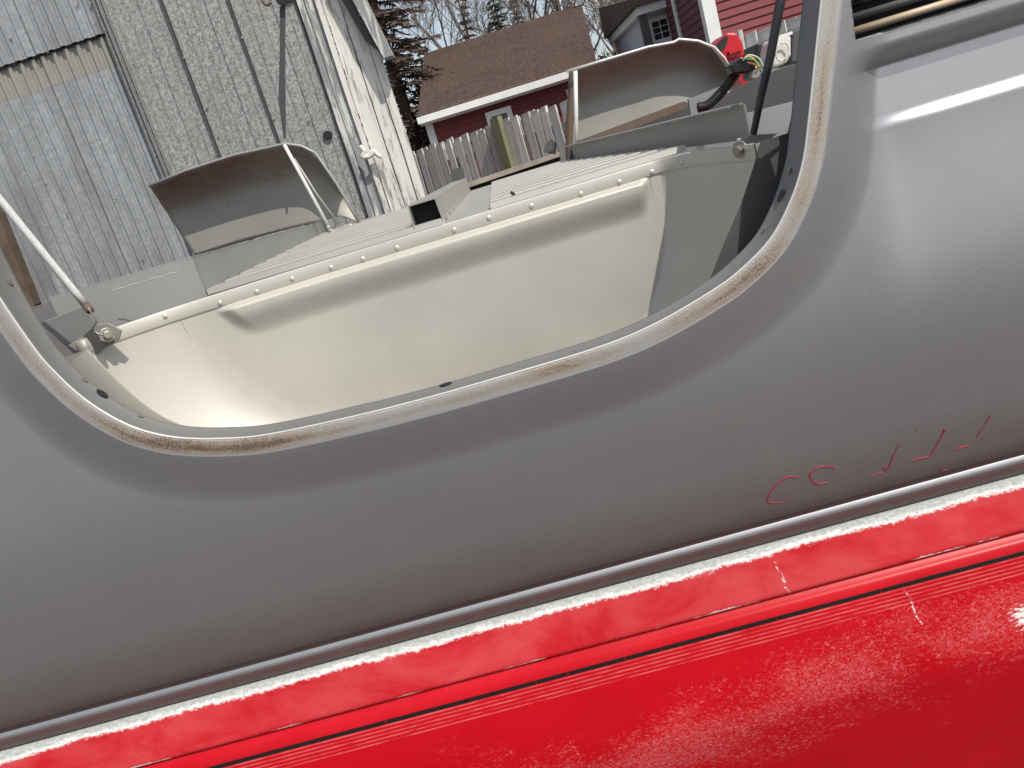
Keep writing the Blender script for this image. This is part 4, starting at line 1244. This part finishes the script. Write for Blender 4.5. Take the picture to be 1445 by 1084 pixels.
# window in the shaded wall
def wallpt(px, py, A, B):
    """on the vertical plane through plan points A, B"""
    d = CF + CR*((px-722.5)/FPX) + CU*((542-py)/FPX)
    ax, ay = A; ex, ey = B[0]-A[0], B[1]-A[1]
    t = (ax*ey-ay*ex)/(d.x*ey-d.y*ex)
    return Vector((d.x*t, d.y*t, EYE+d.z*t))
A_, B_ = (c0.x-0.10, Y2+0.05), (c1.x, 14.0)
nA = Vector((-(B_[1]-A_[1]), (B_[0]-A_[0]), 0)).normalized()
if nA.y > 0: nA = -nA
q0, q1 = wallpt(972, -5, A_, B_), wallpt(981, 38, A_, B_)
qb = [wallpt(970, -8, A_, B_), wallpt(979, -11, A_, B_)]
da = (Vector((*B_, 0))-Vector((*A_, 0))).normalized()
ctr = wallpt(976, 36, A_, B_)
def wbox(u0, u1, z0, z1, o0, o1, mat, name, par):
    b0 = Vector((ctr.x, ctr.y, 0)); m = MB()
    m.hexa([b0+da*u0+nA*o0+Vector((0, 0, z0)), b0+da*u1+nA*o0+Vector((0, 0, z0)), b0+da*u1+nA*o1+Vector((0, 0, z0)), b0+da*u0+nA*o1+Vector((0, 0, z0)),
            b0+da*u0+nA*o0+Vector((0, 0, z1)), b0+da*u1+nA*o0+Vector((0, 0, z1)), b0+da*u1+nA*o1+Vector((0, 0, z1)), b0+da*u0+nA*o1+Vector((0, 0, z1))])
    return m.build(name, mat, par)
wf = wbox(-0.32, 0.32, ctr.z-0.08, ctr.z+0.0, 0.0, 0.09, MAT['trim_white'], 'window', h2)
wbox(-0.32, -0.22, ctr.z, ctr.z+1.3, 0.0, 0.08, MAT['trim_white'], 'frame', wf); wbox(0.22, 0.32, ctr.z, ctr.z+1.3, 0.0, 0.08, MAT['trim_white'], 'frame', wf)
wbox(-0.22, 0.22, ctr.z, ctr.z+1.3, 0.0, 0.05, MAT['glass'], 'pane', wf)
# downpipe / trim at the inner corner
m = MB(); q = wallpt(952, 20, A_, B_); m.box((q.x-0.05, q.y-0.25, 0), (q.x+0.05, q.y-0.15, 4.1)); m.build('downpipe', MAT['trim_white'], h2)
# porch wing, grey-white
Yp = 14.2
pa, pb = P(914, 60, Y=Yp), P(948, 55, Y=Yp)
plain('wing_white', (0.55, 0.56, 0.58), 0.6, 0, 0.1, 3)
zw = P(912, 22, Y=Yp).z
m = MB(); m.box((pa.x, Yp, 0), (pb.x+0.3, Yp+3, zw+0.1)); m.build('wing_wall', MAT['wing_white'], h2)
m = MB(); m.box((pa.x-0.12, Yp-0.35, zw), (pb.x+0.3, Yp+3, zw+0.12)); m.build('eave', MAT['trim_white'], h2)
m = MB(); q = zw+0.121; m.hexa([(pa.x-0.2, Yp-0.4, q), (pb.x+0.3, Yp-0.4, q), (pb.x+0.3, Yp+3, q), (pa.x-0.2, Yp+3, q), (pa.x-0.2, Yp-0.3, q+0.15), (pb.x+0.3, Yp-0.3, q+0.15), (pb.x+0.3, Yp+2.8, q+0.55), (pa.x-0.2, Yp+2.8, q+0.55)]); m.build('wing_roof', MAT['roof_brown'], h2)
w0, w1 = P(926, 62, Y=Yp-0.04), P(947, 55, Y=Yp-0.04)
zt2 = P(934, 28, Y=Yp).z
m = MB(); m.box((w0.x-0.05, Yp-0.05, w0.z-0.02), (w1.x+0.05, Yp-0.005, w0.z+0.05)); m.box((w0.x-0.05, Yp-0.05, zt2), (w1.x+0.05, Yp-0.005, zt2+0.06)); m.box((w0.x-0.05, Yp-0.05, w0.z+0.05), (w0.x, Yp-0.005, zt2)); m.box((w1.x, Yp-0.05, w0.z+0.05), (w1.x+0.05, Yp-0.005, zt2))
m.box(((w0.x+w1.x)/2-0.006, Yp-0.04, w0.z+0.05), ((w0.x+w1.x)/2+0.006, Yp-0.008, zt2))
for k in (1, 2):
    zq = w0.z+0.05+(zt2-w0.z-0.05)*k/3; m.box((w0.x, Yp-0.038, zq-0.005), (w1.x, Yp-0.009, zq+0.005))
wf = m.build('window', MAT['trim_white'], h2)
m = MB(); m.box((w0.x, Yp-0.028, w0.z+0.05), (w1.x, Yp-0.012, zt2)); m.build('pane', MAT['glass'], wf)
m = MB(); m.box((pa.x-0.10, Yp-0.30, 0), (pa.x+0.02, Yp-0.18, zw)); m.build('porch_post', MAT['member_dark'], h2)
adopt(h2)

# ================================================================== objects beyond, right
rc_ = thing('red_tool_case', 'bright red plastic machine with black parts in front of the fence, upper right', 'machine')
m = MB(); m.prism([P(x, y, Y=4.2) for x, y in ((1012, 60), (1022, 50), (1028, 45), (1040, 46), (1048, 58), (1052, 78), (1046, 84), (1018, 86))], (0, 0.22, 0)); o = m.build('body', MAT['jug_red'], rc_); bev(o, 0.012)
m = MB(); m.prism([P(x, y, Y=4.17) for x, y in ((1014, 60), (1024, 50), (1028, 53), (1024, 66), (1016, 72))], (0, 0.03, 0)); m.build('dark_cover', MAT['black_rubber'], rc_)
m = MB(); m.prism([P(x, y, Y=4.18) for x, y in ((1028, 72), (1046, 66), (1048, 70), (1030, 77))], (0, 0.02, 0)); m.build('rib', MAT['jug_red'], rc_)
m = MB(); m.prism([P(x, y, Y=4.2) for x, y in ((1044, 104), (1068, 96), (1070, 114), (1046, 122))], (0, 0.15, 0)); m.build('foot', MAT['jug_red'], rc_)
wc = thing('white_jug', 'white plastic jug or lamp housing standing between dark posts near the fence', 'jug')
m = MB(); m.prism([P(x, y, Y=3.9) for x, y in ((1092, 56), (1096, 53), (1114, 47), (1117, 52), (1117, 78), (1110, 90), (1091, 97), (1088, 80))], (0, 0.18, 0)); o = m.build('body', MAT['plastic_white'], wc); bev(o, 0.014, 3)
m = MB(); m.tube(catmull([P(x, y, Y=3.88) for x, y in ((1100, 62), (1108, 60), (1113, 68), (1110, 80), (1100, 86), (1095, 78), (1096, 68), (1100, 62))], 24), 0.004, 5); m.build('moulded_ring', MAT['plastic_white'], wc, True)
m = MB(); m.prism([P(x, y, Y=3.9) for x, y in ((1094, 52), (1118, 44), (1119, 48), (1096, 57))], (0, 0.1, 0)); m.build('cap', MAT['trim_white'], wc)
m = MB(); m.prism([P(x, y, Y=4.5) for x, y in ((1068, 62), (1088, 54), (1092, 92), (1074, 108), (1066, 100))], (0, 0.25, 0)); o = m.build('dark_crate', MAT['black_rubber']); bev(o, 0.01)
tag(o, 'dark box standing left of the white jug, behind the thin black rod', 'box')
m = MB(); m.prism([P(x, y, Y=4.6) for x, y in ((1118, 44), (1136, 34), (1134, 86), (1116, 90))], (0, 0.25, 0)); o = m.build('grey_panel', MAT['member_dark']); bev(o, 0.01)
tag(o, 'dark grey upright panel right of the white jug beside the wheel arch', 'panel')

# ================================================================== TREES
def bare_tree(x, y, h, seed, label, spread=0.45, mat='bark', depth=6, fine=0.9):
    rng = random.Random(seed)
    root = thing('bare_tree', label, 'tree', (x, y, 0), group='bare trees behind the houses')
    tm, cm_ = MB(), MB()
    def grow(p, d, L, r, lev):
        n = 3
        pts = [p]
        q = p.copy(); dd = d.copy()
        for k in range(n):
            dd = (dd+Vector((rng.uniform(-1, 1), rng.uniform(-1, 1), rng.uniform(-0.3, 0.6)))*0.14).normalized()
            q = q+dd*(L/n); pts.append(q.copy())
        (tm if lev < 2 else cm_).tube(pts, r, 5 if lev < 2 else 3, r*0.62, caps=False)
        if lev >= depth: return
        nb = 3 if lev < depth-1 else 4
        for b in range(nb):
            s = rng.uniform(0.35, 1.0) if lev else rng.uniform(0.45, 1.0)
            i = min(n-1, int(s*n)); st_ = pts[i].lerp(pts[i+1], s*n-i if s < 1 else 1)
            side = Vector((rng.uniform(-1, 1), rng.uniform(-1, 1), rng.uniform(0.0, 0.9)))
            nd = (dd*(1-spread)+side.normalized()*spread*1.5).normalized()
            grow(st_, nd, L*rng.uniform(0.58, 0.80), max(0.006, r*rng.uniform(0.42, 0.6)), lev+1)
    grow(Vector((0, 0, 0)), Vector((0, 0, 1)), h*0.42, h*0.014, 0)
    tm.build('trunk', MAT[mat], root); cm_.build('crown', MAT[mat], root)
    return root
def spruce(x, y, h, seed, label, mat, w=0.2, dens=1.0, sparse=0.0):
    rng = random.Random(seed)
    root = thing('spruce_tree', label, 'tree', (x, y, 0))
    m = MB(); m.tube([(0, 0, 0), (0, 0, h*0.5), (0, 0, h)], h*0.014, 7, 0.01); m.build('trunk', MAT['bark_dark'], root)
    c = MB(); br_ = MB()
    nw = int(h*4.6*dens)
    for k in range(nw):
        z = h*(0.10+0.90*(k/nw))
        rad = h*w*(1-(z/h))**0.85+0.12
        for b in range(9):
            a = rng.uniform(0, 6.283); rl = rad*rng.uniform(0.55, 1.12)
            if rng.random() < sparse: continue
            d = Vector((math.cos(a), math.sin(a), rng.uniform(-0.45, 0.05)))
            p0_ = Vector((0, 0, z)); br_.tube([p0_, p0_+d*rl], 0.012, 3, 0.004, caps=False)
            ntw = max(4, int(rl*22))
            for t_ in range(ntw):
                f = 0.18+0.82*(t_+rng.random())/ntw
                q = p0_+d*rl*f
                sp = (1-f*0.6)*0.34*rl*0.5+0.07
                for s2 in (-1, 1):
                    e = Vector((-d.y*s2+d.x*0.7, d.x*s2+d.y*0.7, rng.uniform(-0.75, -0.05))).normalized()*sp*rng.uniform(0.6, 1.4)
                    wv = Vector((rng.uniform(-1, 1), rng.uniform(-1, 1), rng.uniform(-1, 1))).normalized()*0.022
                    c.add([q-wv, q+wv, q+e+wv*0.5, q+e-wv*0.5], [(0, 1, 2, 3)])
    br_.build('branches', MAT['bark_dark'], root); c.build('crown', MAT[mat], root)
    return root
def ground_at(px, py, Y): q = P(px, py, Y=Y); return q.x, q.z
x_, z_ = ground_at(575, 100, 17)
spruce(x_-0.35, 18.0, 11.5, 1, 'tall brownish spruce right of the shed, left of the brown roof', 'needles_brown', 0.13, 1.3, 0.1)
spruce(P(618, 170, Y=20).x, 20.5, 4.6, 2, 'low green conifer between the shed and the red garage', 'needles_green', 0.26, 1.3)
spruce(P(655, 30, Y=26).x, 26, P(646, 0, Y=26).z+0.6, 3, 'thin brown conifer above the left part of the brown roof', 'needles_brown', 0.10, 1.0, 0.2)
spruce(P(702, 25, Y=26).x, 26, P(694, 2, Y=26).z+0.5, 4, 'green conifer above the ridge of the brown roof', 'needles_green', 0.14, 1.3)
spruce(P(728, 20, Y=28).x, 28, P(722, 8, Y=28).z+0.3, 5, 'small green conifer just right of the other above the ridge', 'needles_green', 0.12, 1.2)
labels = ['bare tree against the sky left above the brown roof', 'bare tree behind the thin brown conifer', 'bare tree above the middle of the brown roof ridge', 'bare tree above the right end of the brown ridge',
          'bare tree beside the right edge of the brown roof', 'bushy bare tree between the two red buildings', 'tall bare tree just left of the porch wing', 'bare tree farther back between the buildings', 'short dense bare tree low between the two buildings']
for k, (px, Y, h) in enumerate(((632, 27, 9), (668, 30, 10), (748, 27, 9), (800, 26, 9.5), (845, 24, 9), (868, 22, 8.0), (895, 25, 9), (880, 30, 10), (860, 19.5, 5.0))):
    bare_tree(P(px, 40, Y=Y).x, Y, h, 30+k, labels[k], spread=0.5, depth=6)
# low evergreen scrub between the buildings
m = MB(); rng = random.Random(4)
for k in range(9000):
    px = rng.uniform(838, 930); q = P(px, 90, Y=rng.uniform(20.5, 22.5)); z = rng.uniform(0, 3.15)*rng.random()**0.4
    p = Vector((q.x, q.y, z)); w_ = Vector((rng.uniform(-1, 1), rng.uniform(-1, 1), rng.uniform(-1, 1))).normalized()*0.05
    e = Vector((rng.uniform(-1, 1), rng.uniform(-1, 1), rng.uniform(-0.2, 1))).normalized()*0.16
    m.add([p-w_, p+w_, p+e], [(0, 1, 2)])
tag(m.build('scrub', MAT['needles_green']), 'low tangled evergreen scrub between the two red buildings', 'bush', kind='stuff')
